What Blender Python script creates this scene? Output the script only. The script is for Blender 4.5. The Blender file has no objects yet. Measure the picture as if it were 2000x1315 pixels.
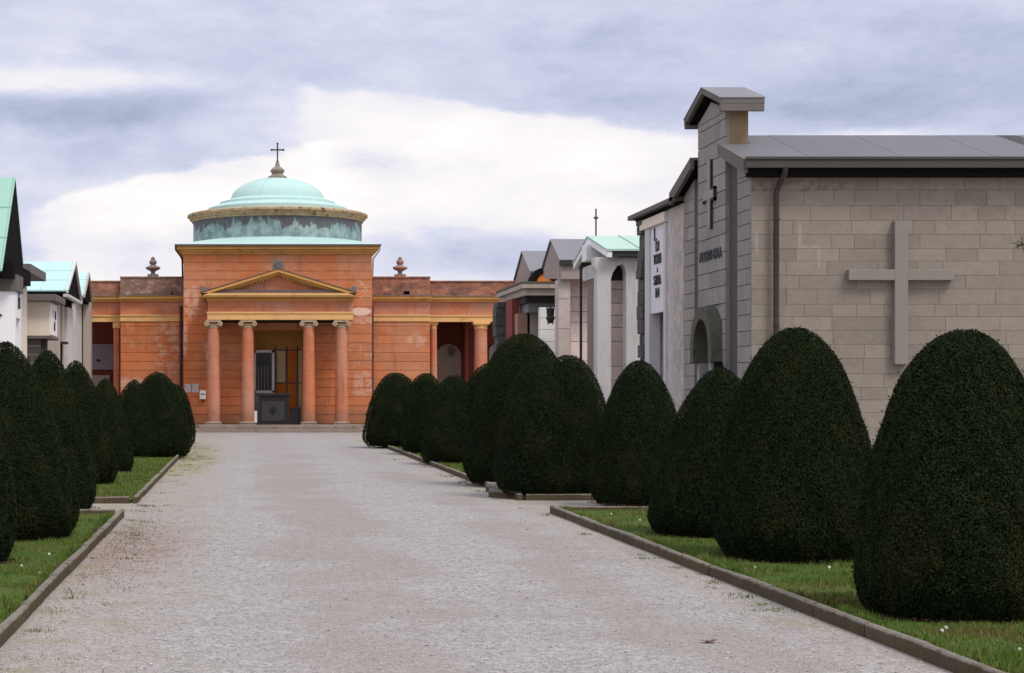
import bpy, math, random
import numpy as np
from mathutils import Vector

# ------------------------------------------------------------------ camera, sky, sun, exposure
F = 3500.0; HX = 475.0; HY = 765.0; EYE = 1.6      # focal length and horizon of the 2000 px wide photograph
sc = bpy.context.scene
cam = bpy.data.cameras.new('camera'); cam.sensor_width = 36; cam.lens = 36 * F / 2000
cam.shift_x = (1000 - HX) / 2000; cam.shift_y = (HY - 657.5) / 2000
cam.clip_start = 0.1; cam.clip_end = 6000
camo = bpy.data.objects.new('camera', cam); sc.collection.objects.link(camo)
camo.location = (0, 0, EYE); camo.rotation_euler = (math.radians(90), 0, 0)
sc.camera = camo
sc.view_settings.view_transform = 'Standard'; sc.view_settings.look = 'None'
sc.view_settings.exposure = 0.0; sc.view_settings.gamma = 1.0

SUN_EL, SUN_AZ = math.radians(56), math.radians(142)       # azimuth from +Y towards +X: behind the camera, to the right
sd = Vector((math.sin(SUN_AZ) * math.cos(SUN_EL), math.cos(SUN_AZ) * math.cos(SUN_EL), math.sin(SUN_EL)))
sl = bpy.data.lights.new('sun', 'SUN'); sl.energy = 2.2; sl.angle = math.radians(16); sl.color = (1, 0.93, 0.84)
so = bpy.data.objects.new('sun', sl); sc.collection.objects.link(so)
so.rotation_euler = (-sd).to_track_quat('-Z', 'Y').to_euler(); so.location = (20, -20, 40)

class NT:
    def __init__(s, tree): s.t = tree; s.n = tree.nodes; s.l = tree.links; s.n.clear()
    def put(s, sock, v):
        if isinstance(v, bpy.types.NodeSocket): s.l.new(v, sock)
        elif v is not None:
            if isinstance(v, (tuple, list)) and len(v) == 3 and sock.type == 'RGBA': v = (*v, 1)
            sock.default_value = v
    def node(s, ty, ins=None, **kw):
        n = s.n.new(ty)
        for k, v in kw.items(): setattr(n, k, v)
        for k, v in (ins or {}).items(): s.put(n.inputs[k], v)
        return n
    def m(s, op, a, b=None, c=None, clamp=False):
        n = s.node('ShaderNodeMath', operation=op, use_clamp=clamp)
        s.put(n.inputs[0], a); s.put(n.inputs[1], b); s.put(n.inputs[2], c)
        return n.outputs[0]
    def vm(s, op, a, b=None, out=0):
        n = s.node('ShaderNodeVectorMath', operation=op); s.put(n.inputs[0], a); s.put(n.inputs[1], b)
        return n.outputs[out]
    def noise(s, vec, scale, detail=4, rough=0.55, out='Fac', dist=0.0):
        return s.node('ShaderNodeTexNoise', {'Vector': vec, 'Scale': scale, 'Detail': detail, 'Roughness': rough, 'Distortion': dist}).outputs[out]
    def ramp(s, fac, stops, interp='LINEAR'):
        n = s.node('ShaderNodeValToRGB', {'Fac': fac}); cr = n.color_ramp; cr.interpolation = interp
        while len(cr.elements) > 1: cr.elements.remove(cr.elements[-1])
        for i, (p, c) in enumerate(stops):
            e = cr.elements[0] if i == 0 else cr.elements.new(p)
            e.position = p; e.color = (*c, 1) if isinstance(c, (tuple, list)) else (c, c, c, 1)
        return n.outputs[0]
    def sm(s, v, a, b, lo=0.0, hi=1.0):
        n = s.node('ShaderNodeMapRange', {'Value': v, 'From Min': a, 'From Max': b, 'To Min': lo, 'To Max': hi}, interpolation_type='SMOOTHSTEP')
        return n.outputs[0]
    def mix(s, fac, a, b, mode='MIX'):
        n = s.node('ShaderNodeMix', data_type='RGBA', blend_type=mode)
        s.put(n.inputs[0], fac); s.put(n.inputs[6], a); s.put(n.inputs[7], b)
        return n.outputs[2]
    def sep(s, v):
        n = s.node('ShaderNodeSeparateXYZ', {0: v}); return n.outputs
    def comb(s, x, y, z):
        n = s.node('ShaderNodeCombineXYZ'); s.put(n.inputs[0], x); s.put(n.inputs[1], y); s.put(n.inputs[2], z); return n.outputs[0]

# world: physical sky seen through a broken deck of cloud
w = bpy.data.worlds.new('World'); sc.world = w; w.use_nodes = True
N = NT(w.node_tree)
SKY_K = 0.1
nish = N.node('ShaderNodeTexSky', sky_type='NISHITA', sun_disc=False, sun_elevation=SUN_EL, sun_rotation=SUN_AZ, air_density=1.0, dust_density=2.0).outputs[0]
d = N.node('ShaderNodeTexCoord').outputs['Generated']
dx, dy, dz = N.sep(d)
yy = N.m('MAXIMUM', dy, 0.04)
u = N.m('DIVIDE', dx, yy); v = N.m('DIVIDE', dz, yy)
uv = N.comb(u, v, 0.0)
st = N.vm('MULTIPLY', d, (1.0, 1.0, 2.6))
wn = N.noise(st, 7, 6, 0.6, 'Color'); wn = N.vm('SUBTRACT', wn, (0.5, 0.5, 0.5))
wn2 = N.noise(st, 32, 5, 0.6, 'Color'); wn2 = N.vm('SUBTRACT', wn2, (0.5, 0.5, 0.5))
uvw = N.vm('ADD', uv, N.vm('MULTIPLY', wn, (0.045, 0.022, 0)))
uvw = N.vm('ADD', uvw, N.vm('MULTIPLY', wn2, (0.022, 0.011, 0)))
def U(px): return (px - HX) / F
def V(py): return (HY - py) / F
def blob(px, py, rx, ry, soft=0.5, vec=None):
    q = N.vm('SUBTRACT', vec or uvw, (U(px), V(py), 0)); q = N.vm('MULTIPLY', q, (F / rx, F / ry, 0))
    return N.sm(N.vm('LENGTH', q, out='Value'), 1 + soft, max(0.0, 1 - soft))
us, vs, _ = N.sep(uvw)
def half(p0, p1, soft):            # 1 below the line p0-p1, 0 above (in the direction plane)
    (x0, y0), (x1, y1) = p0, p1
    k = (V(y1) - V(y0)) / (U(x1) - U(x0))
    line = N.m('ADD', N.m('MULTIPLY', N.m('SUBTRACT', us, U(x0)), k), V(y0))
    return N.sm(N.m('SUBTRACT', line, vs), -soft / F, soft / F)
def rightof(px, soft): return N.sm(us, U(px - soft), U(px + soft))
fb = N.noise(N.vm('MULTIPLY', d, (1.0, 1.0, 3.2)), 9, 8, 0.58)
fb2 = N.noise(N.vm('MULTIPLY', d, (1.0, 1.0, 3.0)), 3.0, 5, 0.5)
b = N.m('ADD', 0.665, N.m('MULTIPLY', N.m('SUBTRACT', fb, 0.5), 0.72))
fb3 = N.noise(N.vm('ADD', N.vm('MULTIPLY', d, (1.0, 1.0, 2.2)), N.vm('MULTIPLY', wn, (0.12, 0.12, 0.12))), 24, 7, 0.62)
b = N.m('ADD', b, N.m('MULTIPLY', N.m('SUBTRACT', fb3, 0.5), 0.42))
b = N.m('ADD', b, N.m('MULTIPLY', N.m('SUBTRACT', fb2, 0.5), 0.35))
def add(mask, amt):
    global b
    b = N.m('ADD', b, N.m('MULTIPLY', mask, amt))
add(blob(1550, 120, 950, 150, 0.6), -0.17)
add(blob(1700, 190, 400, 70, 0.8), -0.09)
add(blob(1150, 205, 260, 34, 0.9), -0.10)
add(blob(330, 90, 420, 90, 0.9), -0.05)
add(blob(540, 150, 170, 55, 0.8), -0.10)
add(blob(880, 20, 260, 40, 0.9), 0.18)
add(blob(130, 160, 280, 26, 0.8), 0.24)
add(blob(120, 218, 280, 34, 0.6), -0.28)
add(blob(90, 320, 220, 60, 0.8), -0.02)
w1 = N.m('MULTIPLY', half((575, 152), (1360, 262), 12), rightof(592, 26)); w1 = N.m('MULTIPLY', w1, N.sm(us, U(1480), U(1320)))
w1n = N.m('MULTIPLY', w1, N.m('SUBTRACT', 1.0, N.m('MULTIPLY', half((575, 205), (1360, 350), 70), 0.62)))
add(w1n, 0.30)
add(blob(960, 340, 620, 150, 0.75), 0.27)
add(N.m('MULTIPLY', half((60, 405), (330, 345), 8), N.m('MULTIPLY', rightof(60, 40), N.sm(us, U(760), U(560)))), 0.30)
add(blob(300, 420, 330, 60, 0.7), 0.10)
add(blob(330, 285, 300, 60, 0.7), -0.20)
add(blob(640, 255, 130, 40, 0.8), -0.12)
add(blob(700, 318, 70, 26, 0.8), -0.30)
add(blob(960, 500, 270, 42, 0.7), -0.33)
add(blob(330, 470, 260, 22, 0.9), -0.10)
add(blob(1700, 262, 120, 12, 0.9), 0.35)
add(N.sm(v, 0.22, 0.9), 0.12)
cc = N.ramp(N.m('DIVIDE', b, 1.2, clamp=True), [(0.0, (0.30, 0.335, 0.44)), (0.22, (0.42, 0.465, 0.61)), (0.42, (0.59, 0.63, 0.81)),
                    (0.60, (0.76, 0.775, 0.92)), (0.74, (0.93, 0.90, 0.96)), (0.84, (1.0, 0.965, 0.975)), (1.0, (1.12, 1.06, 1.05))])
cc10 = N.vm('MULTIPLY', cc, (1 / SKY_K,) * 3)
# unseen sky brightened overhead, slightly dimmed behind the camera, to shape the light
lift = N.m('MULTIPLY', N.sm(dz, 0.25, 0.9, 1.0, 1.45), N.sm(dy, 0.15, -0.6, 1.0, 0.98))
col = N.mix(0.08, N.vm('MULTIPLY', cc10, N.comb(lift, lift, lift)), nish)
bg = N.node('ShaderNodeBackground', {'Color': col, 'Strength': SKY_K})
N.l.new(bg.outputs[0], N.node('ShaderNodeOutputWorld').inputs[0])

# ------------------------------------------------------------------ mesh helpers
R = random.Random(7)
ORG = {}
def wx(px, Y): return (px - HX) * Y / F
def wz(py, Y): return EYE - (py - HY) * Y / F
def yd(px, X): return X * F / (px - HX)

def props(o, label=None, cat=None, group=None, kind=None):
    if label: o['label'] = label
    if cat: o['category'] = cat
    if group: o['group'] = group
    if kind: o['kind'] = kind
    return o
def thing(name, label, cat, loc, group=None, kind=None):
    o = bpy.data.objects.new(name, None); sc.collection.objects.link(o); o.location = loc
    o.empty_display_size = 0.3; ORG[o] = Vector(loc)
    return props(o, label, cat, group, kind)

class MB:
    def __init__(s): s.v = []; s.f = []; s.t = []
    def face(s, pts, tone=0.5):
        i = len(s.v); s.v += [tuple(p) for p in pts]; s.f.append(tuple(range(i, i + len(pts)))); s.t.append(tone)
    def box(s, x0, x1, y0, y1, z0, z1, tone=0.5, ch=0.0):
        x0, x1 = min(x0, x1), max(x0, x1); y0, y1 = min(y0, y1), max(y0, y1); z0, z1 = min(z0, z1), max(z0, z1)
        i = len(s.v)
        s.v += [(x0, y0, z0), (x1, y0, z0), (x1, y1, z0), (x0, y1, z0), (x0, y0, z1), (x1, y0, z1), (x1, y1, z1), (x0, y1, z1)]
        for q in ((0, 3, 2, 1), (4, 5, 6, 7), (0, 1, 5, 4), (1, 2, 6, 5), (2, 3, 7, 6), (3, 0, 4, 7)):
            s.f.append(tuple(i + k for k in q)); s.t.append(tone)
        return s
    def prism(s, poly, axis, a0, a1, tone=0.5):
        def P(p, a): return {'x': (a, p[0], p[1]), 'y': (p[0], a, p[1]), 'z': (p[0], p[1], a)}[axis]
        n = len(poly); i = len(s.v)
        s.v += [P(p, a0) for p in poly] + [P(p, a1) for p in poly]
        s.f.append(tuple(i + k for k in range(n))); s.f.append(tuple(i + n + k for k in reversed(range(n)))); s.t += [tone] * 2
        for k in range(n):
            s.f.append((i + k, i + n + k, i + n + (k + 1) % n, i + (k + 1) % n)); s.t.append(tone)
        return s
    def lathe(s, cx, cy, prof, n=32, tone=0.5, a0=0.0, a1=2 * math.pi):
        i = len(s.v); full = abs(a1 - a0 - 2 * math.pi) < 1e-6; m = n if full else n + 1
        for r, z in prof:
            for k in range(m):
                a = a0 + (a1 - a0) * k / n
                s.v.append((cx + r * math.cos(a), cy + r * math.sin(a), z))
        for j in range(len(prof) - 1):
            for k in range(n):
                k2 = (k + 1) % m
                s.f.append((i + j * m + k, i + j * m + k2, i + (j + 1) * m + k2, i + (j + 1) * m + k)); s.t.append(tone)
        if full:
            if prof[0][0] > 1e-4: s.f.append(tuple(i + k for k in reversed(range(m)))); s.t.append(tone)
            if prof[-1][0] > 1e-4: s.f.append(tuple(i + (len(prof) - 1) * m + k for k in range(m))); s.t.append(tone)
        return s
    def tube(s, pts, r, n=8, tone=0.5, r1=None):
        pts = [Vector(p) for p in pts]; rings = []
        for k, p in enumerate(pts):
            dd = (pts[min(k + 1, len(pts) - 1)] - pts[max(k - 1, 0)]).normalized()
            a = dd.orthogonal().normalized() if k == 0 else (rings[-1][1] - dd * rings[-1][1].dot(dd)).normalized()
            bb = dd.cross(a); rr = r if r1 is None else r + (r1 - r) * k / (len(pts) - 1)
            base = len(s.v)
            for q in range(n):
                an = 2 * math.pi * q / n; s.v.append(tuple(p + (a * math.cos(an) + bb * math.sin(an)) * rr))
            rings.append((base, a))
        for (b0, _), (b1, _) in zip(rings, rings[1:]):
            for q in range(n):
                s.f.append((b0 + q, b0 + (q + 1) % n, b1 + (q + 1) % n, b1 + q)); s.t.append(tone)
        s.f.append(tuple(rings[0][0] + q for q in reversed(range(n)))); s.f.append(tuple(rings[-1][0] + q for q in range(n))); s.t += [tone] * 2
        return s
    # blocks laid in courses on a plane; ax='y' faces -Y at coordinate c, ax='x' faces -X
    def courses(s, ax, c, a0, a1, z0, z1, hs, lens, rng, gap=0.006, ch=0.005, depth=0.05, jit=0.002, holes=(), top=None, z_at=None):
        z = z0
        while z < z1 - 0.03:
            h = rng.choice(hs) if isinstance(hs, (list, tuple)) else hs
            zt = min(z + h, z1)
            if z1 - zt < 0.07: zt = z1
            a = a0
            while a < a1 - 1e-3:
                l = rng.uniform(*lens); ae = min(a + l, a1)
                if a1 - ae < lens[0] * 0.6: ae = a1
                segs = [(a, ae)]
                for (h0, h1, hz0, hz1) in holes:
                    if zt > hz0 + 1e-3 and z < hz1 - 1e-3:
                        ns = []
                        for (p, q) in segs:
                            if q <= h0 or p >= h1: ns.append((p, q)); continue
                            if p < h0: ns.append((p, h0))
                            if q > h1: ns.append((h1, q))
                        segs = ns
                for (p, q) in segs:
                    if q - p < 0.03: continue
                    s.block(ax, c + rng.uniform(-jit, jit), p + gap / 2, q - gap / 2, z + gap / 2, zt - gap / 2, ch, depth, rng.random())
                a = ae
            z = zt
        return s
    def block(s, ax, c, a0, a1, z0, z1, ch, depth, tone):
        def P(a, z, o): return (a, c + o, z) if ax == 'y' else (c + o, a, z)
        i = len(s.v)
        for o, e in ((depth, 0), (ch, 0), (0, ch)):
            s.v += [P(a0 + e, z0 + e, o), P(a1 - e, z0 + e, o), P(a1 - e, z1 - e, o), P(a0 + e, z1 - e, o)]
        for r in (0, 4):
            for k in range(4):
                s.f.append((i + r + k, i + r + (k + 1) % 4, i + r + 4 + (k + 1) % 4, i + r + 4 + k)); s.t.append(tone)
        s.f.append((i + 8, i + 9, i + 10, i + 11)); s.t.append(tone)
    def build(s, name, mat, parent=None, smooth=False, label=None, bevel=0.0, origin=None):
        org = ORG[parent] if parent is not None else Vector(origin or (0, 0, 0))
        me = bpy.data.meshes.new(name)
        vv = [(x - org.x, y - org.y, z - org.z) for x, y, z in s.v]
        me.from_pydata(vv, [], s.f); me.update()
        import bmesh
        bm = bmesh.new(); bm.from_mesh(me); bmesh.ops.recalc_face_normals(bm, faces=bm.faces); bm.to_mesh(me); bm.free()
        at = me.attributes.new('tone', 'FLOAT', 'FACE'); at.data.foreach_set('value', np.array(s.t, dtype=np.float32))
        me.materials.append(mat)
        if smooth: me.polygons.foreach_set('use_smooth', [True] * len(me.polygons))
        o = bpy.data.objects.new(name, me); sc.collection.objects.link(o); ORG[o] = org
        if parent is not None: o.parent = parent
        else: o.location = org
        if bevel:
            bv = o.modifiers.new('edge', 'BEVEL'); bv.width = bevel; bv.segments = 2; bv.limit_method = 'ANGLE'; bv.angle_limit = math.radians(40)
        if smooth:
            md = o.modifiers.new('sharp', 'EDGE_SPLIT'); md.split_angle = math.radians(38)
        if label: o['label'] = label
        return o

def raw_mesh(name, verts, faces_flat, nper, tones, mat, origin=(0, 0, 0), parent=None):
    me = bpy.data.meshes.new(name); nv = len(verts); nf = len(faces_flat) // nper
    me.vertices.add(nv); me.vertices.foreach_set('co', (verts - np.array(origin)).astype(np.float32).ravel())
    me.loops.add(len(faces_flat)); me.loops.foreach_set('vertex_index', faces_flat.astype(np.int32))
    me.polygons.add(nf); me.polygons.foreach_set('loop_start', np.arange(0, nf * nper, nper, dtype=np.int32))
    me.update(calc_edges=True)
    at = me.attributes.new('tone', 'FLOAT', 'FACE'); at.data.foreach_set('value', tones.astype(np.float32))
    me.materials.append(mat)
    o = bpy.data.objects.new(name, me); sc.collection.objects.link(o); o.location = origin
    if parent is not None: o.parent = parent; o.location = (0, 0, 0)
    return o

# ------------------------------------------------------------------ materials
def surf(name, fn, rough=0.85, spec=0.3, metal=0.0):
    m = bpy.data.materials.new(name); m.use_nodes = True; n = NT(m.node_tree)
    bs = n.node('ShaderNodeBsdfPrincipled', {'Roughness': rough, 'Metallic': metal, 'Specular IOR Level': spec})
    n.l.new(bs.outputs[0], n.node('ShaderNodeOutputMaterial').inputs[0])
    P = n.node('ShaderNodeNewGeometry').outputs['Position']
    T = n.node('ShaderNodeAttribute', attribute_name='tone', attribute_type='GEOMETRY').outputs['Fac']
    c, bump = fn(n, P, T)
    n.put(bs.inputs['Base Color'], c)
    if bump is not None:
        h, strength, dist = bump
        bn = n.node('ShaderNodeBump', {'Height': h, 'Strength': strength, 'Distance': dist})
        n.l.new(bn.outputs[0], bs.inputs['Normal'])
    return m
def mul(c, k): return tuple(x * k for x in c)
def mottled(name, base, var=0.25, scale=2.0, dirt=None, dirt_amt=0.4, tone=0.0, rough=0.88, bump=0.3, metal=0.0, streak=False, spec=0.3):
    def fn(n, P, T):
        vec = n.vm('MULTIPLY', P, (3.0, 3.0, 0.45)) if streak else P
        a = n.noise(vec, scale, 6, 0.6); f = n.noise(P, scale * 14, 4, 0.6)
        k = n.m('ADD', n.m('MULTIPLY', n.m('SUBTRACT', a, 0.5), 2 * var), 1.0)
        k = n.m('ADD', k, n.m('MULTIPLY', n.m('SUBTRACT', f, 0.5), var * 0.9))
        if tone: k = n.m('ADD', k, n.m('MULTIPLY', n.m('SUBTRACT', T, 0.5), tone))
        c = n.vm('MULTIPLY', n.comb(*base), n.comb(k, k, k))
        if dirt:
            dm = n.sm(n.noise(vec, scale * 1.7, 7, 0.66, dist=0.4), 0.52, 0.70)
            c = n.mix(n.m('MULTIPLY', dm, dirt_amt), c, (*dirt, 1))
        return c, (n.m('ADD', a, n.m('MULTIPLY', f, 0.5)), bump, 0.02)
    return surf(name, fn, rough, spec, metal)

def stone_fn(base, warm, tone=0.3, smear=None, scale=1.0):
    def fn(n, P, T):
        a = n.noise(P, 1.1 * scale, 5, 0.6); f = n.noise(P, 26 * scale, 5, 0.7); g = n.noise(P, 5 * scale, 5, 0.6)
        k = n.m('ADD', 1.0, n.m('MULTIPLY', n.m('SUBTRACT', T, 0.5), tone))
        k = n.m('ADD', k, n.m('MULTIPLY', n.m('SUBTRACT', g, 0.5), 0.35)); k = n.m('ADD', k, n.m('MULTIPLY', n.m('SUBTRACT', f, 0.5), 0.45))
        h = n.node('ShaderNodeTexWhiteNoise', {'W': n.m('MULTIPLY', T, 917.0)}, noise_dimensions='1D').outputs['Value']
        c = n.mix(n.m('MULTIPLY', n.m('ADD', a, h), 0.5), (*base, 1), (*warm, 1))
        c = n.vm('MULTIPLY', c, n.comb(k, k, k))
        if smear:
            tot = None
            for (x, y, z, rx, rz, colr, thr) in smear:
                q = n.vm('MULTIPLY', n.vm('SUBTRACT', P, (x, y, z)), (1 / rx, 0.6, 1 / rz))
                q = n.vm('ADD', q, n.vm('MULTIPLY', n.vm('SUBTRACT', n.noise(P, 3, 5, 0.6, 'Color'), (0.5,) * 3), (0.9, 0, 0.9)))
                mk = n.sm(n.vm('LENGTH', q, out='Value'), 1.1, 0.7)
                mk = n.m('MULTIPLY', mk, n.sm(n.noise(P, 7, 5, 0.65), thr, thr + 0.08))
                c = n.mix(n.m('MULTIPLY', mk, 0.75), c, (*colr, 1))
        return c, (n.m('ADD', f, g), 0.35, 0.012)
    return fn

def plaster(name, base, patches, tone=0.12, peel=0.66):
    def fn(n, P, T):
        a = n.noise(P, 0.55, 6, 0.6); g = n.noise(n.vm('MULTIPLY', P, (1, 1, 2.2)), 2.4, 6, 0.62); f = n.noise(P, 22, 4, 0.6)
        k = n.m('ADD', 1.0, n.m('MULTIPLY', n.m('SUBTRACT', T, 0.5), tone)); k = n.m('ADD', k, n.m('MULTIPLY', n.m('SUBTRACT', g, 0.5), 0.55))
        c = n.mix(n.sm(a, 0.38, 0.66), (*base, 1), (base[0] * 0.95, base[1] * 1.32, base[2] * 1.85, 1))
        c = n.vm('MULTIPLY', c, n.comb(k, k, k))
        # washed out and grimed streaks
        s1 = n.noise(n.vm('MULTIPLY', P, (2.6, 2.6, 0.35)), 1.6, 6, 0.65)
        c = n.mix(n.sm(s1, 0.52, 0.72, 0, 0.6), c, (0.27, 0.12, 0.075, 1))
        bz = n.m('SUBTRACT', n.m('ADD', n.sep(P)[2], n.m('MULTIPLY', g, -1.6)), 0.0)
        c = n.mix(n.sm(bz, 0.35, -0.35, 0, 0.6), c, (0.20, 0.11, 0.075, 1))
        c = n.mix(n.sm(n.noise(P, 5.2, 7, 0.7), 0.60, 0.70, 0, 0.45), c, (0.62, 0.27, 0.16, 1))
        # peeled plaster: general flecks and the larger bare places
        fl = n.noise(n.vm('MULTIPLY', P, (1.0, 1.0, 1.7)), 3.1, 8, 0.68, dist=0.3)
        c = n.mix(n.sm(fl, peel, peel + 0.05, 0, 0.7), c, (0.62, 0.42, 0.32, 1))
        for (x, z, rx, rz, thr, *ex) in patches:
            q = n.vm('MULTIPLY', n.vm('SUBTRACT', P, (x, 72.5, z)), (1 / rx, 0.0, 1 / rz))
            q = n.vm('ADD', q, n.vm('MULTIPLY', n.vm('SUBTRACT', n.noise(P, 2.2, 5, 0.6, 'Color'), (0.5,) * 3), (1.2, 0, 1.2)))
            mk = n.m('MULTIPLY', n.sm(n.vm('LENGTH', q, out='Value'), 1.15, 0.75), n.sm(n.noise(P, 5, 6, 0.62), thr, thr + 0.05))
            c = n.mix(n.m('MULTIPLY', mk, 0.9 if ex else 0.7), c, (0.78, 0.60, 0.50, 1) if ex else (0.60, 0.385, 0.29, 1))
        return c, (n.m('ADD', f, g), 0.35, 0.02)
    return surf(name, fn, 0.92, 0.2)

def patina_drum():
    def fn(n, P, T):
        X, Y, Z = n.sep(P)
        drip = n.noise(n.vm('MULTIPLY', P, (1.8, 1.8, 0.7)), 1.5, 10, 0.70, dist=0.35)
        val = n.m('ADD', drip, n.m('MULTIPLY', n.m('SUBTRACT', Z, 8.32), 0.42))
        dark = n.sm(val, 0.51, 0.57)
        edge = n.sm(n.m('ABSOLUTE', n.m('SUBTRACT', val, 0.54)), 0.04, 0.0)
        a = n.noise(P, 2.5, 6, 0.6)
        green = n.mix(n.sm(a, 0.35, 0.65), (0.15, 0.25, 0.25, 1), (0.33, 0.43, 0.42, 1))
        runs = n.sm(n.noise(n.vm('MULTIPLY', P, (5, 5, 0.4)), 2.2, 6, 0.65), 0.55, 0.72)
        green = n.mix(n.m('MULTIPLY', runs, 0.6), green, (0.36, 0.56, 0.50, 1))
        met = n.mix(n.noise(P, 4, 5), (0.07, 0.075, 0.08, 1), (0.15, 0.155, 0.16, 1))
        c = n.mix(dark, green, met)
        c = n.mix(n.m('MULTIPLY', edge, 0.35), c, (0.06, 0.065, 0.06, 1))
        return c, (a, 0.2, 0.02)
    return surf('drum_patina', fn, 0.7, 0.3)
def patina(name, c0, c1, dark=(0.07, 0.16, 0.15), amt=0.5):
    def fn(n, P, T):
        a = n.noise(P, 1.3, 6, 0.6); s1 = n.noise(n.vm('MULTIPLY', P, (2.2, 2.2, 0.7)), 3.2, 8, 0.68)
        c = n.mix(a, (*c0, 1), (*c1, 1))
        c = n.mix(n.sm(s1, 0.57, 0.74, 0, amt), c, (*dark, 1))
        k = n.m('ADD', 1.0, n.m('MULTIPLY', n.m('SUBTRACT', T, 0.5), 0.25))
        return n.vm('MULTIPLY', c, n.comb(k, k, k)), (a, 0.15, 0.02)
    return surf(name, fn, 0.62, 0.35)

M = {}
M['orange'] = plaster('orange_plaster', (0.55, 0.175, 0.066), [
    (4.72, 4.82, 0.45, 0.17, 0.22, 1), (4.9, 4.45, 0.4, 0.2, 0.45), (4.8, 5.75, 0.35, 0.45, 0.52), (4.85, 1.9, 0.5, 0.5, 0.46), (4.4, 3.2, 0.9, 0.6, 0.56),
    (-2.1, 5.2, 0.35, 0.7, 0.44), (-2.35, 3.7, 0.12, 0.7, 0.40), (-3.1, 3.2, 0.55, 1.5, 0.50), (-4.6, 1.9, 0.8, 0.3, 0.36), (-2.7, 1.4, 0.25, 0.5, 0.2),
    (7.1, 3.7, 0.4, 0.3, 0.46), (-4.5, 3.9, 0.5, 0.5, 0.55), (-1.4, 3.2, 0.15, 0.4, 0.4)])
M['orange_smooth'] = plaster('orange_column_plaster', (0.53, 0.185, 0.090), [], tone=0.0, peel=0.72)
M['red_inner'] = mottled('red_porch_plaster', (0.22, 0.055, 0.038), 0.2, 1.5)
def attic_fn(cols):
    def fn(n, P, T):
        a = n.noise(n.vm('MULTIPLY', P, (1, 1, 1.6)), 2.6, 8, 0.7, dist=0.5); f = n.noise(P, 20, 4, 0.6)
        c = n.ramp(a, [(0.30, cols[0]), (0.44, cols[1]), (0.54, cols[2]), (0.66, cols[3])])
        k = n.m('ADD', 0.75, n.m('MULTIPLY', f, 0.5))
        return n.vm('MULTIPLY', c, n.comb(k, k, k)), (n.m('ADD', a, f), 0.6, 0.03)
    return fn
M['attic'] = surf('weathered_attic', attic_fn([(0.11, 0.075, 0.06), (0.24, 0.12, 0.085), (0.36, 0.15, 0.095), (0.46, 0.24, 0.16)]), 0.95, 0.15)
M['attic_grey'] = surf('weathered_attic_grey', attic_fn([(0.09, 0.07, 0.06), (0.19, 0.13, 0.105), (0.28, 0.16, 0.12), (0.46, 0.33, 0.27)]), 0.95, 0.15)
M['yellow'] = mottled('yellow_trim', (0.60, 0.32, 0.095), 0.3, 1.6, dirt=(0.28, 0.15, 0.05), dirt_amt=0.5)
M['yellow_pale'] = mottled('pale_yellow_trim', (0.72, 0.43, 0.17), 0.2, 1.6, dirt=(0.42, 0.22, 0.09), dirt_amt=0.5)
M['ochre'] = mottled('ochre_wall', (0.60, 0.32, 0.085), 0.2, 1.4)
M['cream_panel'] = mottled('cream_panel', (0.80, 0.66, 0.36), 0.1, 1.4)
M['orange_panel'] = mottled('orange_panel', (0.72, 0.22, 0.03), 0.1, 1.4)
M['ring'] = mottled('drum_cornice_stone', (0.46, 0.33, 0.19), 0.6, 3.0, dirt=(0.05, 0.04, 0.035), dirt_amt=1.0, bump=0.5)
M['capital'] = mottled('capital_stone', (0.46, 0.36, 0.22), 0.3, 5.0, dirt=(0.2, 0.14, 0.09), dirt_amt=0.6)
M['plinth'] = mottled('plinth_stone', (0.27, 0.22, 0.18), 0.35, 2.5, dirt=(0.12, 0.09, 0.07), dirt_amt=0.6)
M['urn'] = mottled('urn_stone', (0.20, 0.16, 0.14), 0.45, 5.0, dirt=(0.06, 0.05, 0.05), dirt_amt=0.6)
M['urn_r'] = mottled('urn_stone_warm', (0.30, 0.19, 0.16), 0.45, 5.0, dirt=(0.09, 0.06, 0.05), dirt_amt=0.6)
M['dome'] = patina('dome_patina', (0.36, 0.56, 0.52), (0.49, 0.67, 0.64), (0.19, 0.35, 0.33), 0.6)
M['roofgreen'] = patina('green_copper_sheet', (0.25, 0.47, 0.38), (0.34, 0.55, 0.46), (0.20, 0.42, 0.36), 0.35)
M['roofpale'] = patina('pale_copper_sheet', (0.40, 0.64, 0.62), (0.48, 0.70, 0.69), (0.30, 0.55, 0.52), 0.3)
M['roofchalk'] = patina('chalky_copper_sheet', (0.34, 0.52, 0.44), (0.46, 0.62, 0.54), (0.15, 0.24, 0.20), 0.4)
M['drum'] = patina_drum()
M['gutter'] = mottled('gutter_metal', (0.13, 0.09, 0.085), 0.2, 3.0, rough=0.6)
M['pipe'] = mottled('maroon_pipe', (0.075, 0.03, 0.035), 0.2, 3.0, rough=0.5)
M['pipe_brown'] = mottled('brown_pipe', (0.05, 0.035, 0.03), 0.25, 3.0, rough=0.5)
M['iron'] = mottled('dark_iron', (0.035, 0.03, 0.032), 0.2, 8.0, rough=0.6)
M['ironred'] = mottled('painted_gate_iron', (0.05, 0.018, 0.018), 0.2, 8.0, rough=0.6)
M['slate'] = mottled('slate_sheet', (0.19, 0.19, 0.205), 0.12, 0.8, tone=0.12, rough=0.6)
M['metalroof'] = mottled('grey_metal_sheet', (0.130, 0.132, 0.142), 0.16, 0.9, tone=0.09, rough=0.62)
M['fascia'] = mottled('fascia_concrete', (0.145, 0.125, 0.12), 0.22, 2.0, rough=0.8)
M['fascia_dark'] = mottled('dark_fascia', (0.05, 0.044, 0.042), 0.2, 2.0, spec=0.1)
M['soffit'] = mottled('dark_soffit', (0.012, 0.011, 0.011), 0.2, 2.0, spec=0.03)
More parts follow.
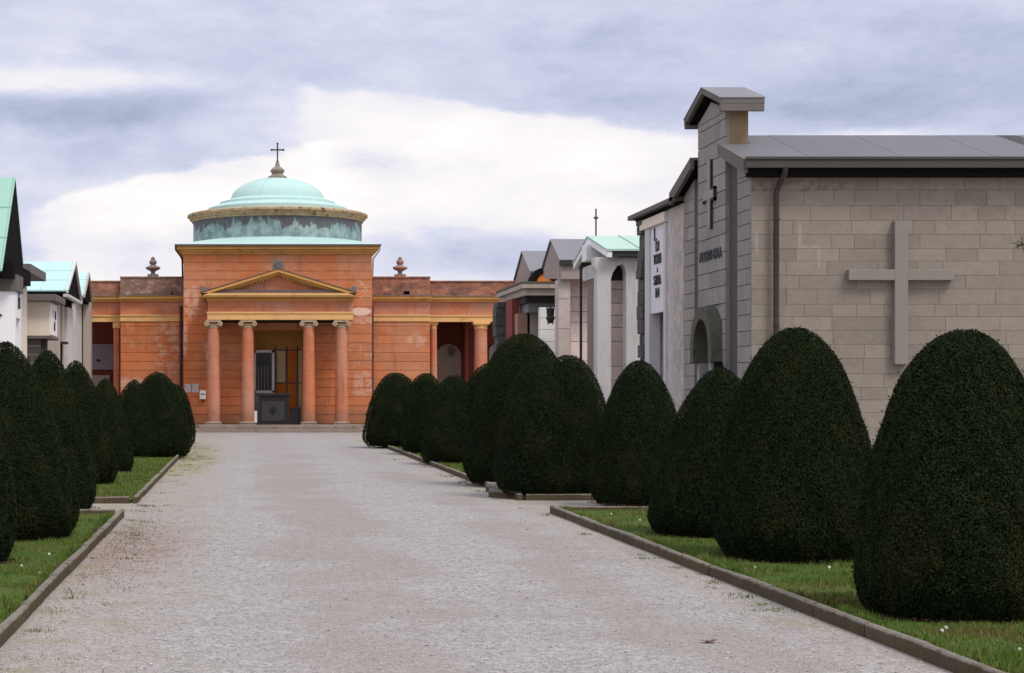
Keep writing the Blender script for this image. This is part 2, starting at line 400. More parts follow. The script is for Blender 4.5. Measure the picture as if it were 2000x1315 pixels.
M['gutter_olive'] = mottled('olive_gutter', (0.062, 0.058, 0.050), 0.15, 2.0, rough=0.55)
M['capconc'] = mottled('cap_concrete', (0.155, 0.135, 0.13), 0.25, 2.0, dirt=(0.08, 0.07, 0.065), dirt_amt=0.5)
M['ashlar_warm'] = surf('warm_ashlar', stone_fn((0.245, 0.218, 0.184), (0.285, 0.245, 0.200), 0.20, [
    (9.86, 31.7, 4.38, 0.035, 0.26, (0.36, 0.31, 0.265), 0.40), (10.02, 31.7, 4.16, 0.22, 0.03, (0.36, 0.31, 0.265), 0.42), (10.20, 31.7, 3.98, 0.035, 0.20, (0.36, 0.31, 0.265), 0.40), (9.10, 31.7, 4.25, 0.03, 0.3, (0.36, 0.31, 0.265), 0.40),
    (9.6, 31.7, 5.25, 1.6, 0.12, (0.19, 0.155, 0.12), 0.47), (13.2, 31.7, 5.0, 1.5, 0.35, (0.25, 0.20, 0.15), 0.52)]), 0.9, 0.2)
M['mortar'] = mottled('mortar', (0.19, 0.17, 0.145), 0.2, 6)
M['ashlar_cool'] = surf('cool_ashlar', stone_fn((0.25, 0.235, 0.235), (0.31, 0.275, 0.25), 0.22), 0.9, 0.2)
M['ashlar_pink'] = surf('pink_ashlar', stone_fn((0.70, 0.58, 0.55), (0.78, 0.65, 0.58), 0.14), 0.9, 0.2)
M['ashlar_beige'] = surf('beige_ashlar', stone_fn((0.46, 0.40, 0.375), (0.56, 0.47, 0.42), 0.14), 0.9, 0.2)
M['mortar_pink'] = mottled('pink_mortar', (0.27, 0.20, 0.18), 0.2, 6)
M['sandstone'] = mottled('stained_sandstone', (0.29, 0.21, 0.125), 0.3, 2.5, dirt=(0.32, 0.16, 0.05), dirt_amt=0.7)
M['whitestone'] = mottled('white_render', (0.84, 0.83, 0.85), 0.10, 1.5, streak=True)
M['creamstone'] = mottled('cream_render', (0.80, 0.69, 0.58), 0.12, 1.2, streak=True)
M['marble'] = mottled('marble_panel', (0.72, 0.71, 0.75), 0.06, 2.0, rough=0.5)
M['marble_frame'] = mottled('marble_frame', (0.58, 0.54, 0.56), 0.16, 2.0, streak=True)
M['concrete'] = mottled('pale_concrete', (0.56, 0.54, 0.53), 0.16, 1.4, streak=True, dirt=(0.30, 0.28, 0.27), dirt_amt=0.5)
M['concrete_beige'] = mottled('beige_concrete', (0.40, 0.345, 0.29), 0.2, 1.4, streak=True, dirt=(0.25, 0.21, 0.18), dirt_amt=0.5)
M['greystone'] = mottled('grey_rubble', (0.33, 0.31, 0.29), 0.35, 5)
M['black'] = mottled('black_stone', (0.016, 0.015, 0.018), 0.2, 2.0, rough=0.45)
M['charcoal'] = mottled('charcoal_panel', (0.040, 0.038, 0.042), 0.25, 4.0, rough=0.6)
M['shade_gap'] = mottled('recess_shade', (0.025, 0.022, 0.024), 0.1, 2.0, spec=0.03)  # near-black stands for the shade of ceilings and recesses
M['slot'] = mottled('slot_lining', (0.085, 0.078, 0.082), 0.2, 2.0, streak=True)
M['moss'] = mottled('mossy_stone', (0.10, 0.095, 0.075), 0.4, 4.0, dirt=(0.045, 0.055, 0.02), dirt_amt=0.7, bump=0.6)
M['jamb'] = mottled('jamb_stone', (0.30, 0.29, 0.28), 0.25, 3.0, streak=True)
M['olive'] = mottled('olive_wall', (0.16, 0.14, 0.11), 0.2, 2.0)
M['letter'] = mottled('black_letter', (0.03, 0.035, 0.045), 0.1, 4.0, rough=0.5)
M['letter_grey'] = mottled('grey_letter', (0.05, 0.058, 0.064), 0.2, 4.0, rough=0.5)
M['crossstone'] = mottled('carved_cross_stone', (0.245, 0.224, 0.195), 0.12, 2.5)
M['redbrown'] = mottled('red_porphyry', (0.22, 0.052, 0.04), 0.2, 3.0)
M['pinkbrown'] = mottled('pink_granite', (0.34, 0.20, 0.155), 0.2, 3.0)
M['darkrock'] = mottled('dark_rock', (0.085, 0.085, 0.08), 0.6, 2.6, dirt=(0.03, 0.03, 0.03), dirt_amt=0.8, bump=1.0)
M['gable'] = mottled('gable_stone', (0.34, 0.275, 0.255), 0.2, 1.6, streak=True)
M['tomb'] = mottled('tomb_marble', (0.42, 0.36, 0.30), 0.2, 2.0)
M['tomb_grey'] = mottled('grey_tomb_slab', (0.30, 0.30, 0.34), 0.2, 2.0)
M['whitewall'] = mottled('white_wall', (0.82, 0.81, 0.80), 0.05, 2.0)
M['white'] = mottled('white_paint', (0.78, 0.76, 0.76), 0.05, 4.0)
M['paper'] = mottled('notice_paper', (0.50, 0.42, 0.46), 0.15, 8.0)
M['gold'] = mottled('ochre_ornament', (0.42, 0.26, 0.10), 0.2, 8.0)
M['bark'] = mottled('bark', (0.08, 0.055, 0.04), 0.4, 8.0, bump=0.8)
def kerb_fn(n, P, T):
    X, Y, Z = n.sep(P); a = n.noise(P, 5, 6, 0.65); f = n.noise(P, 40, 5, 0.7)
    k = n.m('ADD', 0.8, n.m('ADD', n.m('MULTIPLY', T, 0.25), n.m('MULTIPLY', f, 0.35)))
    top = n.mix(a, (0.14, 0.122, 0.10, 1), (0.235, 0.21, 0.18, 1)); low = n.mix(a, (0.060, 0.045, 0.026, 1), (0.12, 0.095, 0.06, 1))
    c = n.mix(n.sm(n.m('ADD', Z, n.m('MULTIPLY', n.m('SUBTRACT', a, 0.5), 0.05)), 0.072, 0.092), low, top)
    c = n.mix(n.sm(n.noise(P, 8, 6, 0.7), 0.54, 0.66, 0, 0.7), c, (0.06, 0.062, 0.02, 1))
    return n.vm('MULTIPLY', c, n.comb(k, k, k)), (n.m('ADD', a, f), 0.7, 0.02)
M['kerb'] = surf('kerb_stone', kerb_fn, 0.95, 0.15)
M['petal'] = mottled('petal', (0.85, 0.85, 0.82), 0.02, 3.0)
M['deadleaf'] = mottled('dead_leaf', (0.10, 0.045, 0.025), 0.3, 40.0)

def rough_marble():
    def fn(n, P, T):
        X, Y, Z = n.sep(P)
        sv = n.noise(n.vm('MULTIPLY', P, (3, 3, 1.0)), 3.0, 9, 0.72, dist=0.6)
        c = n.ramp(sv, [(0.25, (0.18, 0.165, 0.17)), (0.42, (0.46, 0.43, 0.43)), (0.55, (0.64, 0.60, 0.60)), (0.75, (0.74, 0.70, 0.69))])
        near = n.sm(Y, 38.0, 37.2)
        warm = n.ramp(n.noise(P, 3.4, 8, 0.7, dist=0.8), [(0.35, (0.28, 0.22, 0.20)), (0.5, (0.46, 0.39, 0.34)), (0.65, (0.62, 0.52, 0.42))])
        c = n.mix(n.m('MULTIPLY', near, 0.75), c, warm)
        return c, (sv, 0.8, 0.05)
    return surf('rough_marble', fn, 0.85, 0.3)
M['roughmarble'] = rough_marble()

def glass_dark():
    m = bpy.data.materials.new('dark_glass'); m.use_nodes = True; n = NT(m.node_tree)
    P = n.node('ShaderNodeNewGeometry').outputs['Position']
    c = n.ramp(n.noise(n.vm('MULTIPLY', P, (4, 4, 1.2)), 2.4, 5), [(0.35, (0.01, 0.01, 0.02)), (0.55, (0.02, 0.018, 0.025)), (0.72, (0.07, 0.05, 0.035))])
    bs = n.node('ShaderNodeBsdfPrincipled', {'Base Color': c, 'Roughness': 0.45})
    n.l.new(bs.outputs[0], n.node('ShaderNodeOutputMaterial').inputs[0]); return m
M['glass'] = glass_dark()

def gravel_fn(n, P, T):
    X, Y, Z = n.sep(P)
    big = n.m('ADD', n.m('MULTIPLY', n.noise(n.vm('MULTIPLY', P, (1.0, 0.42, 1)), 0.62, 6, 0.62, dist=0.3), 0.62), n.m('MULTIPLY', n.noise(n.vm('MULTIPLY', P, (0.35, 1.1, 1)), 0.9, 6, 0.62), 0.38))
    mid = n.noise(P, 2.6, 6, 0.65)
    vo = n.node('ShaderNodeTexVoronoi', {'Vector': P, 'Scale': 62.0}, feature='F1'); cellc = vo.outputs['Color']; cd = vo.outputs['Distance']
    vo2 = n.node('ShaderNodeTexVoronoi', {'Vector': P, 'Scale': 24.0}, feature='F1')
    g1 = n.sep(cellc)[0]; g2 = n.sep(vo2.outputs['Color'])[1]
    # compacted earth showing through in two wheel tracks down the middle
    def band(x0, wd):
        return n.sm(n.m('ABSOLUTE', n.m('SUBTRACT', X, x0)), wd, wd * 0.15)
    tr = n.m('MAXIMUM', band(0.95, 1.1), n.m('MULTIPLY', band(3.0, 0.75), 0.8))
    comp = n.m('MULTIPLY', n.sm(n.m('ADD', n.m('MULTIPLY', tr, 0.15), big), 0.51, 0.66), n.sm(Y, 62, 30, 0.35, 1.0))
    light = n.mix(mid, (0.280, 0.265, 0.260, 1), (0.350, 0.333, 0.326, 1))
    earth = n.mix(mid, (0.225, 0.200, 0.176, 1), (0.28, 0.254, 0.230, 1))
    c = n.mix(n.m('MULTIPLY', comp, 0.75), light, earth)
    st = n.m('ADD', n.m('MULTIPLY', g1, 0.75), n.m('MULTIPLY', g2, 0.45))
    amp = n.m('SUBTRACT', 1.0, n.m('MULTIPLY', comp, 0.5))
    k = n.m('ADD', 1.0, n.m('MULTIPLY', n.m('SUBTRACT', st, 0.60), n.m('MULTIPLY', amp, 0.75)))
    c = n.vm('MULTIPLY', c, n.comb(k, k, k))
    # moss and weeds towards the kerbs, reddish litter by the left kerb
    eL = n.sm(X, 0.3, -1.5); eR = n.sm(X, 3.2, 4.2)
    wd = n.m('MULTIPLY', n.m('MAXIMUM', eL, eR), n.sm(n.noise(P, 1.5, 7, 0.68), 0.50, 0.66))
    c = n.mix(n.m('MULTIPLY', wd, 0.6), c, (0.20, 0.19, 0.075, 1))
    c = n.mix(n.m('MULTIPLY', n.m('MAXIMUM', eL, eR), 0.35), c, (0.30, 0.25, 0.18, 1))
    q = n.vm('MULTIPLY', n.vm('SUBTRACT', P, (-1.15, 18.6, 0)), (1 / 0.75, 1 / 3.6, 0))
    q = n.vm('ADD', q, n.vm('MULTIPLY', n.vm('SUBTRACT', n.noise(P, 1.6, 6, 0.65, 'Color'), (0.5,) * 3), (1.5, 1.5, 0)))
    rd = n.sm(n.vm('LENGTH', q, out='Value'), 1.1, 0.5)
    c = n.mix(n.m('MULTIPLY', rd, n.sm(n.noise(P, 9, 5, 0.7), 0.40, 0.56, 0, 0.5)), c, (0.24, 0.135, 0.10, 1))
    q = n.vm('MULTIPLY', n.vm('SUBTRACT', P, (-1.3, 43, 0)), (1 / 0.9, 1 / 11.0, 0))
    q = n.vm('ADD', q, n.vm('MULTIPLY', n.vm('SUBTRACT', n.noise(P, 0.9, 6, 0.65, 'Color'), (0.5,) * 3), (1.2, 1.2, 0)))
    c = n.mix(n.m('MULTIPLY', n.sm(n.vm('LENGTH', q, out='Value'), 1.1, 0.5), n.sm(n.noise(P, 3, 5, 0.7), 0.40, 0.56, 0, 0.7)), c, (0.23, 0.23, 0.075, 1))
    hgt = n.m('ADD', n.m('MULTIPLY', n.m('SUBTRACT', 1.0, cd), 0.5), n.m('MULTIPLY', mid, 0.6))
    return c, (hgt, n.m('SUBTRACT', 0.75, n.m('MULTIPLY', comp, 0.45)), 0.02)
M['gravel'] = surf('gravel', gravel_fn, 0.95, 0.15)
def soil_fn(n, P, T):
    a = n.noise(P, 1.3, 6, 0.65); f = n.noise(P, 14, 5, 0.7)
    c = n.ramp(n.m('ADD', n.m('MULTIPLY', a, 0.6), n.m('MULTIPLY', f, 0.4)), [(0.35, (0.035, 0.075, 0.014)), (0.5, (0.06, 0.10, 0.02)), (0.62, (0.12, 0.12, 0.04)), (0.75, (0.15, 0.10, 0.05))])
    return c, (f, 0.7, 0.03)
M['soil'] = surf('bed_turf', soil_fn, 0.95, 0.1)
def grass_fn(n, P, T):
    a = n.noise(P, 1.1, 6, 0.62); cl_ = n.noise(P, 3.6, 5, 0.65)
    T = n.m('ADD', n.m('MULTIPLY', T, 0.6), n.m('MULTIPLY', n.m('SUBTRACT', cl_, 0.30), 1.15), None, True)
    c = n.ramp(T, [(0.0, (0.022, 0.060, 0.008)), (0.40, (0.062, 0.118, 0.014)), (0.7, (0.130, 0.195, 0.028)), (0.92, (0.21, 0.205, 0.060)), (1.0, (0.25, 0.20, 0.09))])
    c = n.mix(n.sm(a, 0.49, 0.64, 0, 0.7), c, (0.17, 0.135, 0.050, 1))
    return c, None
M['grass'] = surf('grass', grass_fn, 0.7, 0.25)
M['pebble'] = surf('pebble', lambda n, P, T: (n.ramp(T, [(0, (0.20, 0.17, 0.16)), (0.3, (0.34, 0.31, 0.31)), (0.7, (0.46, 0.43, 0.43)), (1, (0.62, 0.59, 0.59))]), None), 0.85, 0.3)
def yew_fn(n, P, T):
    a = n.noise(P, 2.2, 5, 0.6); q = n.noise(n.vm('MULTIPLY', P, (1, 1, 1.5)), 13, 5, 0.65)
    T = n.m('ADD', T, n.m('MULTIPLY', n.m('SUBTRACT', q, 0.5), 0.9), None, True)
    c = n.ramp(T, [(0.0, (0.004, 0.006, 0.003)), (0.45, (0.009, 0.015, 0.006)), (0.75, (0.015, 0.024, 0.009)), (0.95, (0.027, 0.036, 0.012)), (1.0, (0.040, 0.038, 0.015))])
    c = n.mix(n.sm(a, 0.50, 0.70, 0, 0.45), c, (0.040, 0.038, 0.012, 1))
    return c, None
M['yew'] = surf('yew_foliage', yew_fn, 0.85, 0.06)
M['conifer'] = surf('conifer_foliage', lambda n, P, T: (n.ramp(T, [(0, (0.03, 0.045, 0.015)), (1, (0.09, 0.10, 0.035))]), None), 0.7, 0.2)

# ------------------------------------------------------------------ ground, beds, kerbs
gm = MB(); gm.face([(-2500, -300, 0), (2500, -300, 0), (2500, 5000, 0), (-2500, 5000, 0)])
props(gm.build('ground', M['gravel']), kind='structure')

KL, KR = -1.52, 4.04       # outer faces of the kerbs along the avenue
beds = [('left', 3.0, 22.9, KL - 3.4, KL), ('left', 25.6, 57.0, KL - 3.4, KL), ('right', 3.0, 23.6, KR, KR + 3.3), ('right', 26.3, 53.5, KR, KR + 3.3)]
for side, y0, y1, x0, x1 in beds:
    s = MB(); s.box(x0 + 0.09, x1 - 0.09, y0 + 0.09, y1 - 0.09, -0.05, 0.045)
    props(s.build('planting_bed', M['soil']), kind='structure')
    k = MB(); rk = random.Random(int(y0 * 10) + len(side))
    def stones(along, fixed, a0, a1, sgn):
        a = a0
        while a < a1 - 0.05:
            l = min(rk.uniform(0.85, 1.1), a1 - a)
            if a1 - a - l < 0.3: l = a1 - a
            o = rk.uniform(-0.006, 0.006); h = 0.098 + rk.uniform(-0.008, 0.008); wdt = 0.062
            c0 = fixed + o; c1 = c0 + sgn * wdt; t = rk.random(); e = 0.012
            zl = rk.uniform(-0.006, 0.006)
            i = len(k.v)
            lo, hi = min(c0, c1), max(c0, c1)
            for aa, dz_ in ((a + 0.004, zl), (a + l - 0.004, -zl)):
                for (c, z) in ((lo, -0.05), (lo, h + dz_ - e), (lo + e, h + dz_), (hi - e, h + dz_), (hi, h + dz_ - e), (hi, -0.05)):
                    k.v.append((c, aa, z) if along == 'y' else (aa, c, z))
            for q in range(5): k.f.append((i + q, i + q + 1, i + 7 + q, i + 6 + q)); k.t.append(t)
            k.f.append(tuple(i + q for q in range(6))); k.f.append(tuple(i + 6 + q for q in range(6))); k.t += [t, t]
            a += l
    inner = KL if side == 'left' else KR
    stones('y', inner, y0, y1, -1 if side == 'left' else 1)
    back = x0 if side == 'left' else x1
    stones('y', back, y0, y1, 1 if side == 'left' else -1)
    ex = (x0 + 0.11, x1 - 0.11)
    stones('x', y0, ex[0], ex[1], 1); stones('x', y1, ex[0], ex[1], -1)
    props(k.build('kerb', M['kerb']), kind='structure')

# heaved kerb stones at the near corner of the far right bed
for (x, y, l, rz, tilt, lab) in [(4.05, 28.2, 0.95, 0.20, 0.05, 'mossy kerb stone heaved out of line at the far right bed'), (3.98, 26.9, 0.7, 0.62, 0.03, 'short kerb stone turned aslant at the bed corner')]:
    k = MB(); k.box(-0.09, 0.09, -l / 2, l / 2, -0.06, 0.13)
    o = k.build('kerb_stone', M['kerb'], origin=(x, y, 0), bevel=0.02) if False else None
    k.v = [(a + x, b_ + y, c_) for a, b_, c_ in k.v]
    o = k.build('kerb_stone', M['kerb'], bevel=0.025, origin=(x, y, 0)); o.rotation_euler = (tilt, 0, rz); props(o, lab, 'kerb stone')

# ------------------------------------------------------------------ clipped yews
def yew(name, label, lobes, n, leaf, seed, group='clipped yew cones along the avenue'):
    g = np.random.default_rng(seed); V_, T_ = [], []; core = MB()
    x0, y0 = lobes[0][0], lobes[0][1]
    for (cx, cy, Rx, H, p, q, share) in lobes:
        m_ = int(n * share)
        ph = g.uniform(0, 6.28, 10); lx, ly = g.normal(0, 0.015, 2) * Rx * 2
        def rad(t, th):
            t = np.clip(t, 0, 1)
            r = np.power(np.clip(1 - np.power(t, p), 0, 1), q)
            r = r * (1 - 0.20 * np.power(np.clip(1 - t / 0.16, 0, 1), 2))
            wob = 0.030 * np.sin(2 * th + ph[0] + 3 * t) + 0.026 * np.sin(3 * th + ph[1] - 5 * t) + 0.016 * np.sin(5 * th + ph[2] + 11 * t) + 0.010 * np.sin(9 * th + ph[3] + 17 * t) \
                + 0.009 * np.sin(14 * th + ph[4] - 23 * t) + 0.008 * np.sin(21 * th + ph[5] + 31 * t)
            return Rx * r * (1 + wob)
        # sample by area
        tg = np.linspace(0, 0.999, 400); rg = rad(tg, np.zeros_like(tg)); ds = np.hypot(np.gradient(rg, tg), H)
        cdf = np.cumsum(np.maximum(rg, 0.08 * Rx) * ds); cdf /= cdf[-1]
        t = np.interp(g.random(m_), cdf, tg); th = g.uniform(0, 6.283, m_)
        r = rad(t, th); e = 0.004
        dr = (rad(t + e, th) - rad(t - e, th)) / (2 * e * H)
        nrm = np.stack([np.cos(th), np.sin(th), -dr], 1); nrm /= np.linalg.norm(nrm, axis=1)[:, None]
        pos = np.stack([cx + lx * t + r * np.cos(th), cy + ly * t + r * np.sin(th), 0.05 + t * H], 1)
        dep = g.exponential(0.026, m_) - 0.030
        pos -= nrm * dep[:, None]
        rd_ = g.normal(0, 1, (m_, 3)); stray = g.random(m_) < 0.012
        dirn = nrm * np.where(stray, 1.2, 0.30)[:, None] + np.array([0, 0, 0.25]) + rd_ * 0.5; dirn /= np.linalg.norm(dirn, axis=1)[:, None]
        pos += nrm * (stray * g.uniform(0.01, 0.035, m_))[:, None]
        side = np.cross(dirn, nrm + g.normal(0, 0.30, (m_, 3))); side /= np.linalg.norm(side, axis=1)[:, None]
        L = leaf * g.uniform(0.6, 1.4, m_); W = leaf * 0.26 * g.uniform(0.7, 1.4, m_)
        b0 = pos - dirn * L[:, None] * 0.5; b1 = pos + dirn * L[:, None] * 0.5; md = pos + dirn * L[:, None] * 0.05
        V_.append(np.stack([b0, md + side * W[:, None], b1, md - side * W[:, None]], 1).reshape(-1, 3))
        T_.append(np.clip(0.56 - dep * 7 + g.normal(0, 0.09, m_), 0, 1))  # rim light put into the tone: outer new-growth leaves lighter, inner ones darker
        # solid inner mass
        cn = 28; ct = 22; i0 = len(core.v)
        for j in range(ct + 1):
            tt = min(j / ct, 0.995)
            for kq in range(cn):
                a_ = 2 * math.pi * kq / cn; rr = float(rad(np.array(tt), np.array(a_))) * 0.965 - 0.035
                core.v.append((cx + lx * tt + rr * math.cos(a_), cy + ly * tt + rr * math.sin(a_), 0.06 + tt * H * 0.985))
        for j in range(ct):
            for kq in range(cn):
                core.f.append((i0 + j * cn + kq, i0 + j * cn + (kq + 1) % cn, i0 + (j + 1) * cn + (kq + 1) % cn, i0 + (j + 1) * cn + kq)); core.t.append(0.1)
        core.f.append(tuple(i0 + ct * cn + kq for kq in range(cn))); core.t.append(0.1)
        core.f.append(tuple(i0 + kq for kq in reversed(range(cn)))); core.t.append(0.1)
    # merge leaves (quads) and core (quads + fans as quads only)
    lv = np.concatenate(V_); nl = len(lv)
    cv = np.array(core.v); cq = np.array([f for f in core.f if len(f) == 4])
    verts = np.concatenate([lv, cv]); faces = np.concatenate([np.arange(nl), (cq + nl).reshape(-1)])
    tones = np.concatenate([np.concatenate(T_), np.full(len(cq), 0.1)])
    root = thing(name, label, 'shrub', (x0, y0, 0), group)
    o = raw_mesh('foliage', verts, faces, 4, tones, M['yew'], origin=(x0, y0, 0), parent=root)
    tk = MB()
    for (cx, cy, Rx, H, *_r) in lobes: tk.tube([(cx, cy, -0.05), (cx + 0.02, cy, 0.25), (cx, cy + 0.02, H * 0.6)], 0.07, 8, r1=0.03)
    tk.build('trunk', M['bark'], root, smooth=True)
    return root
# cx px, half width px, top y, base y (front foot), p, q, leaf count, leaf size, label
YEWS = [
 ('R', 1868, 200, 652, 1212, 1.55, 0.48, 64000, 0.042, 'largest clipped yew cone, at the right edge below the stone wall cross'),
 ('R', 1558, 163, 645, 1096, 1.5, 0.50, 56000, 0.042, 'tall clipped yew in front of the brown downpipe of the stone mausoleum'),
 ('R', 1398, 130, 722, 1048, 1.3, 0.56, 34000, 0.042, 'lower pointed yew in front of the arched stone door hood'),
 ('R', 1252, 96, 708, 986, 1.5, 0.52, 30000, 0.044, 'pointed yew in front of the lettered marble panel'),
 ('R5', 0, 0, 0, 0, 0, 0, 0, 0, 'broad yew with a notched double top in front of the portico with the green roof'),
 ('R', 1018, 114, 655, 946, 1.75, 0.48, 34000, 0.048, 'tall round-topped yew just behind the broad double-topped one'),
 ('R', 958, 76, 712, 904, 1.6, 0.46, 14000, 0.055, 'narrow yew nearly hidden behind the tall round-topped one'),
 ('R', 884, 64, 735, 904, 1.5, 0.50, 14000, 0.055, 'small yew cone in front of the right colonnade column'),
 ('R', 832, 48, 731, 884, 1.8, 0.44, 10000, 0.060, 'slim yew between two wider small ones near the arched tomb tablet'),
 ('R', 776, 66, 730, 872, 1.75, 0.48, 12000, 0.062, 'farthest yew of the right row, beside the chapel downpipe'),
 ('L', -60, 84, 700, 1100, 1.8, 0.46, 26000, 0.042, 'yew cut off by the left edge, only its right flank showing'),
 ('L', 8, 142, 672, 1055, 1.3, 0.60, 42000, 0.042, 'big yew at the left edge in front of the white tomb'),
 ('L', 92, 95, 688, 997, 1.3, 0.60, 30000, 0.044, 'yew with a long sloping flank in front of the cream tomb box'),
 ('L', 152, 75, 707, 946, 1.3, 0.60, 20000, 0.048, 'yew in front of the grey stone pilasters of the left chapel'),
 ('L', 206, 56, 742, 922, 1.3, 0.60, 14000, 0.052, 'low dark yew in front of the left colonnade opening'),
 ('L', 262, 54, 744, 893, 1.4, 0.58, 12000, 0.056, 'small yew in front of the left orange wing wall'),
 ('L', 304, 67, 729, 892, 1.7, 0.52, 14000, 0.056, 'round-headed yew overhanging the left kerb end'),
 ('L', 340, 41, 752, 868, 1.8, 0.44, 8000, 0.062, 'farthest yew of the left row, peeping out below the wall notices'),
]
FOOT = []
def yplace(cpx, hw, top, base):
    Yf = (EYE - 0.07) * F / (base - HY) ; Y = Yf
    for _ in range(4): Rr = hw * Y / F; Y = Yf + Rr * 0.85
    return (cpx - HX) * Y / F, Y, hw * Y / F, wz(top, Y) - 0.05
for i, (side, cpx, hw, top, base, p, q, cnt, leaf, lab) in enumerate(YEWS):
    if side == 'R5':
        a = yplace(1064, 97, 703, 968); b2 = yplace(1112, 86, 697, 968)
        lobes = [(*a, 2.2, 0.46, 0.52), (*b2, 2.1, 0.47, 0.48)]; cnt = 46000; leaf = 0.046
    else:
        a = yplace(cpx, hw, top, base); lobes = [(*a, p, q, 1.0)]
    FOOT += [l_[:3] for l_ in lobes]
    fine = leaf < 0.043
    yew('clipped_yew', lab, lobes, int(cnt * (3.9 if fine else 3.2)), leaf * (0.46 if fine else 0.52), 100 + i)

# grass
def blades(name, xr, yr, n, h, wdt, label, seed, z0=0.045, clump=None, tone_hi=1.0):
    g = np.random.default_rng(seed)
    if clump is None:
        x = g.uniform(*xr, n); y = g.uniform(*yr, n)
        if (yr[1] - yr[0]) > 8:      # more blades close to the camera
            tt = g.random(n); a, b2 = yr; y = 1 / (1 / a + (1 / b2 - 1 / a) * tt)
    else:
        cc = clump[g.integers(0, len(clump), n)]; r = np.abs(g.normal(0, 1, n)) * cc[:, 2]; an = g.uniform(0, 6.283, n)
        x = cc[:, 0] + r * np.cos(an); y = cc[:, 1] + r * np.sin(an)
    keep = np.ones(n, bool)
    for (fx, fy, fr) in FOOT: keep &= (x - fx) ** 2 + (y - fy) ** 2 > (fr * 0.88) ** 2
    x = x[keep]; y = y[keep]; n = len(x)
    hh = h * g.uniform(0.4, 1.35, n) * (0.40 + 1.25 * (0.5 + 0.25 * np.sin(x * 5.1 + 1.9 * np.sin(y * 2.3)) + 0.25 * np.sin(y * 6.3 + 2.1 * np.sin(x * 3.7))) ** 1.5)
    a = g.uniform(0, 6.283, n); lean = g.uniform(0.1, 0.75, n) * hh; la = g.uniform(0, 6.283, n)
    z = np.full(n, z0)
    ww = wdt * g.uniform(0.7, 1.3, n)
    p0 = np.stack([x - np.cos(a) * ww, y - np.sin(a) * ww, z - 0.01], 1); p1 = np.stack([x + np.cos(a) * ww, y + np.sin(a) * ww, z - 0.01], 1)
    p2 = np.stack([x + np.cos(la) * lean, y + np.sin(la) * lean, z + hh], 1)
    vs_ = np.stack([p0, p1, p2], 1).reshape(-1, 3)
    return props(raw_mesh(name, vs_, np.arange(3 * n), 3, g.random(n) * tone_hi, M['grass']), kind='stuff', label=label)
blades('grass', (KL - 3.25, KL - 0.11), (9.0, 22.75), 110000, 0.036, 0.0042, 'short green grass in the near left bed', 1)
blades('grass', (KR + 0.11, KR + 3.15), (9.0, 23.45), 120000, 0.036, 0.0042, 'short green grass in the near right bed', 2)
blades('grass', (KL - 3.25, KL - 0.11), (25.75, 56.8), 60000, 0.045, 0.008, 'short green grass in the far left bed', 3)
blades('grass', (KR + 0.11, KR + 3.15), (26.45, 53.3), 60000, 0.045, 0.008, 'short green grass in the far right bed', 4)
g = np.random.default_rng(5); cl = []
for _ in range(95):
    y = 10 + 45 * g.random() ** 1.6; cl.append((KL + 0.06 + abs(g.normal(0, 0.22)), y, 0.06 + 0.10 * g.random()))
for _ in range(60):
    y = 13 + 45 * g.random() ** 1.4; cl.append((KR - 0.05 - abs(g.normal(0, 0.16)), y, 0.05 + 0.05 * g.random()))
for _ in range(40):
    cl.append((wx(385, 46) + g.normal(0, 0.25), g.uniform(36, 54), 0.15))
blades('weeds', None, None, 9000, 0.022, 0.004, 'thin weeds growing along the kerbs', 6, z0=0.0, clump=np.array(cl))

g = np.random.default_rng(15); cl = []
for _ in range(150):
    cl.append((KL - 0.10 - abs(g.normal(0, 0.03)), g.uniform(9.5, 22.6), 0.03)); cl.append((KR + 0.10 + abs(g.normal(0, 0.03)), g.uniform(9.5, 23.3), 0.03))
blades('grass', None, None, 9000, 0.055, 0.004, 'longer tufts of grass leaning over the kerbs', 16, z0=0.06, clump=np.array(cl))

g = np.random.default_rng(19); qs = []; tt_ = []  # ring of dark litter added as contact shade under the yews
for (fx, fy, fr) in FOOT:
    if fy > 32: continue
    m_ = 900; a = g.uniform(0, 6.283, m_); rr = fr * g.uniform(0.6, 1.08, m_); x = fx + rr * np.cos(a); y = fy + rr * np.sin(a); r = g.uniform(0.004, 0.012, m_); b_ = g.uniform(0, 6.28, m_)
    qs.append(np.stack([np.stack([x + np.cos(b_ + i * 1.571) * r * (1.4 if i % 2 else 0.4), y + np.sin(b_ + i * 1.571) * r * (1.4 if i % 2 else 0.4), 0.052 + 0.02 * g.random(m_)], 1) for i in range(4)], 1).reshape(-1, 3)); tt_.append(g.random(m_))
qs = np.concatenate(qs)
props(raw_mesh('litter', qs, np.arange(len(qs)), 4, np.concatenate(tt_), M['deadleaf']), kind='stuff', label='brown yew litter painting contact shade on the soil under the clipped cones')

# loose pebbles on the near gravel
g = np.random.default_rng(8); n = 26000
yq = 1 / (1 / 9.2 + (1 / 24 - 1 / 9.2) * g.random(n)); xq = g.uniform(KL + 0.02, KR - 0.02, n)
rq = g.uniform(0.0035, 0.0085, n) * (1 + 1.1 * (g.random(n) > 0.975))
oct_ = np.array([(1, 0, 0), (0, 1, 0), (-1, 0, 0), (0, -1, 0), (0, 0, 0.75), (0, 0, -0.5)], float)
an = g.uniform(0, 6.28, n); ca, sa = np.cos(an), np.sin(an); asp = g.uniform(0.6, 1.0, n)
vx = oct_[None, :, 0] * rq[:, None]; vy = oct_[None, :, 1] * (rq * asp)[:, None]
vv = np.stack([xq[:, None] + vx * ca[:, None] - vy * sa[:, None], yq[:, None] + vx * sa[:, None] + vy * ca[:, None], rq[:, None] * 0.15 + oct_[None, :, 2] * rq[:, None] * 0.7], 2).reshape(-1, 3)
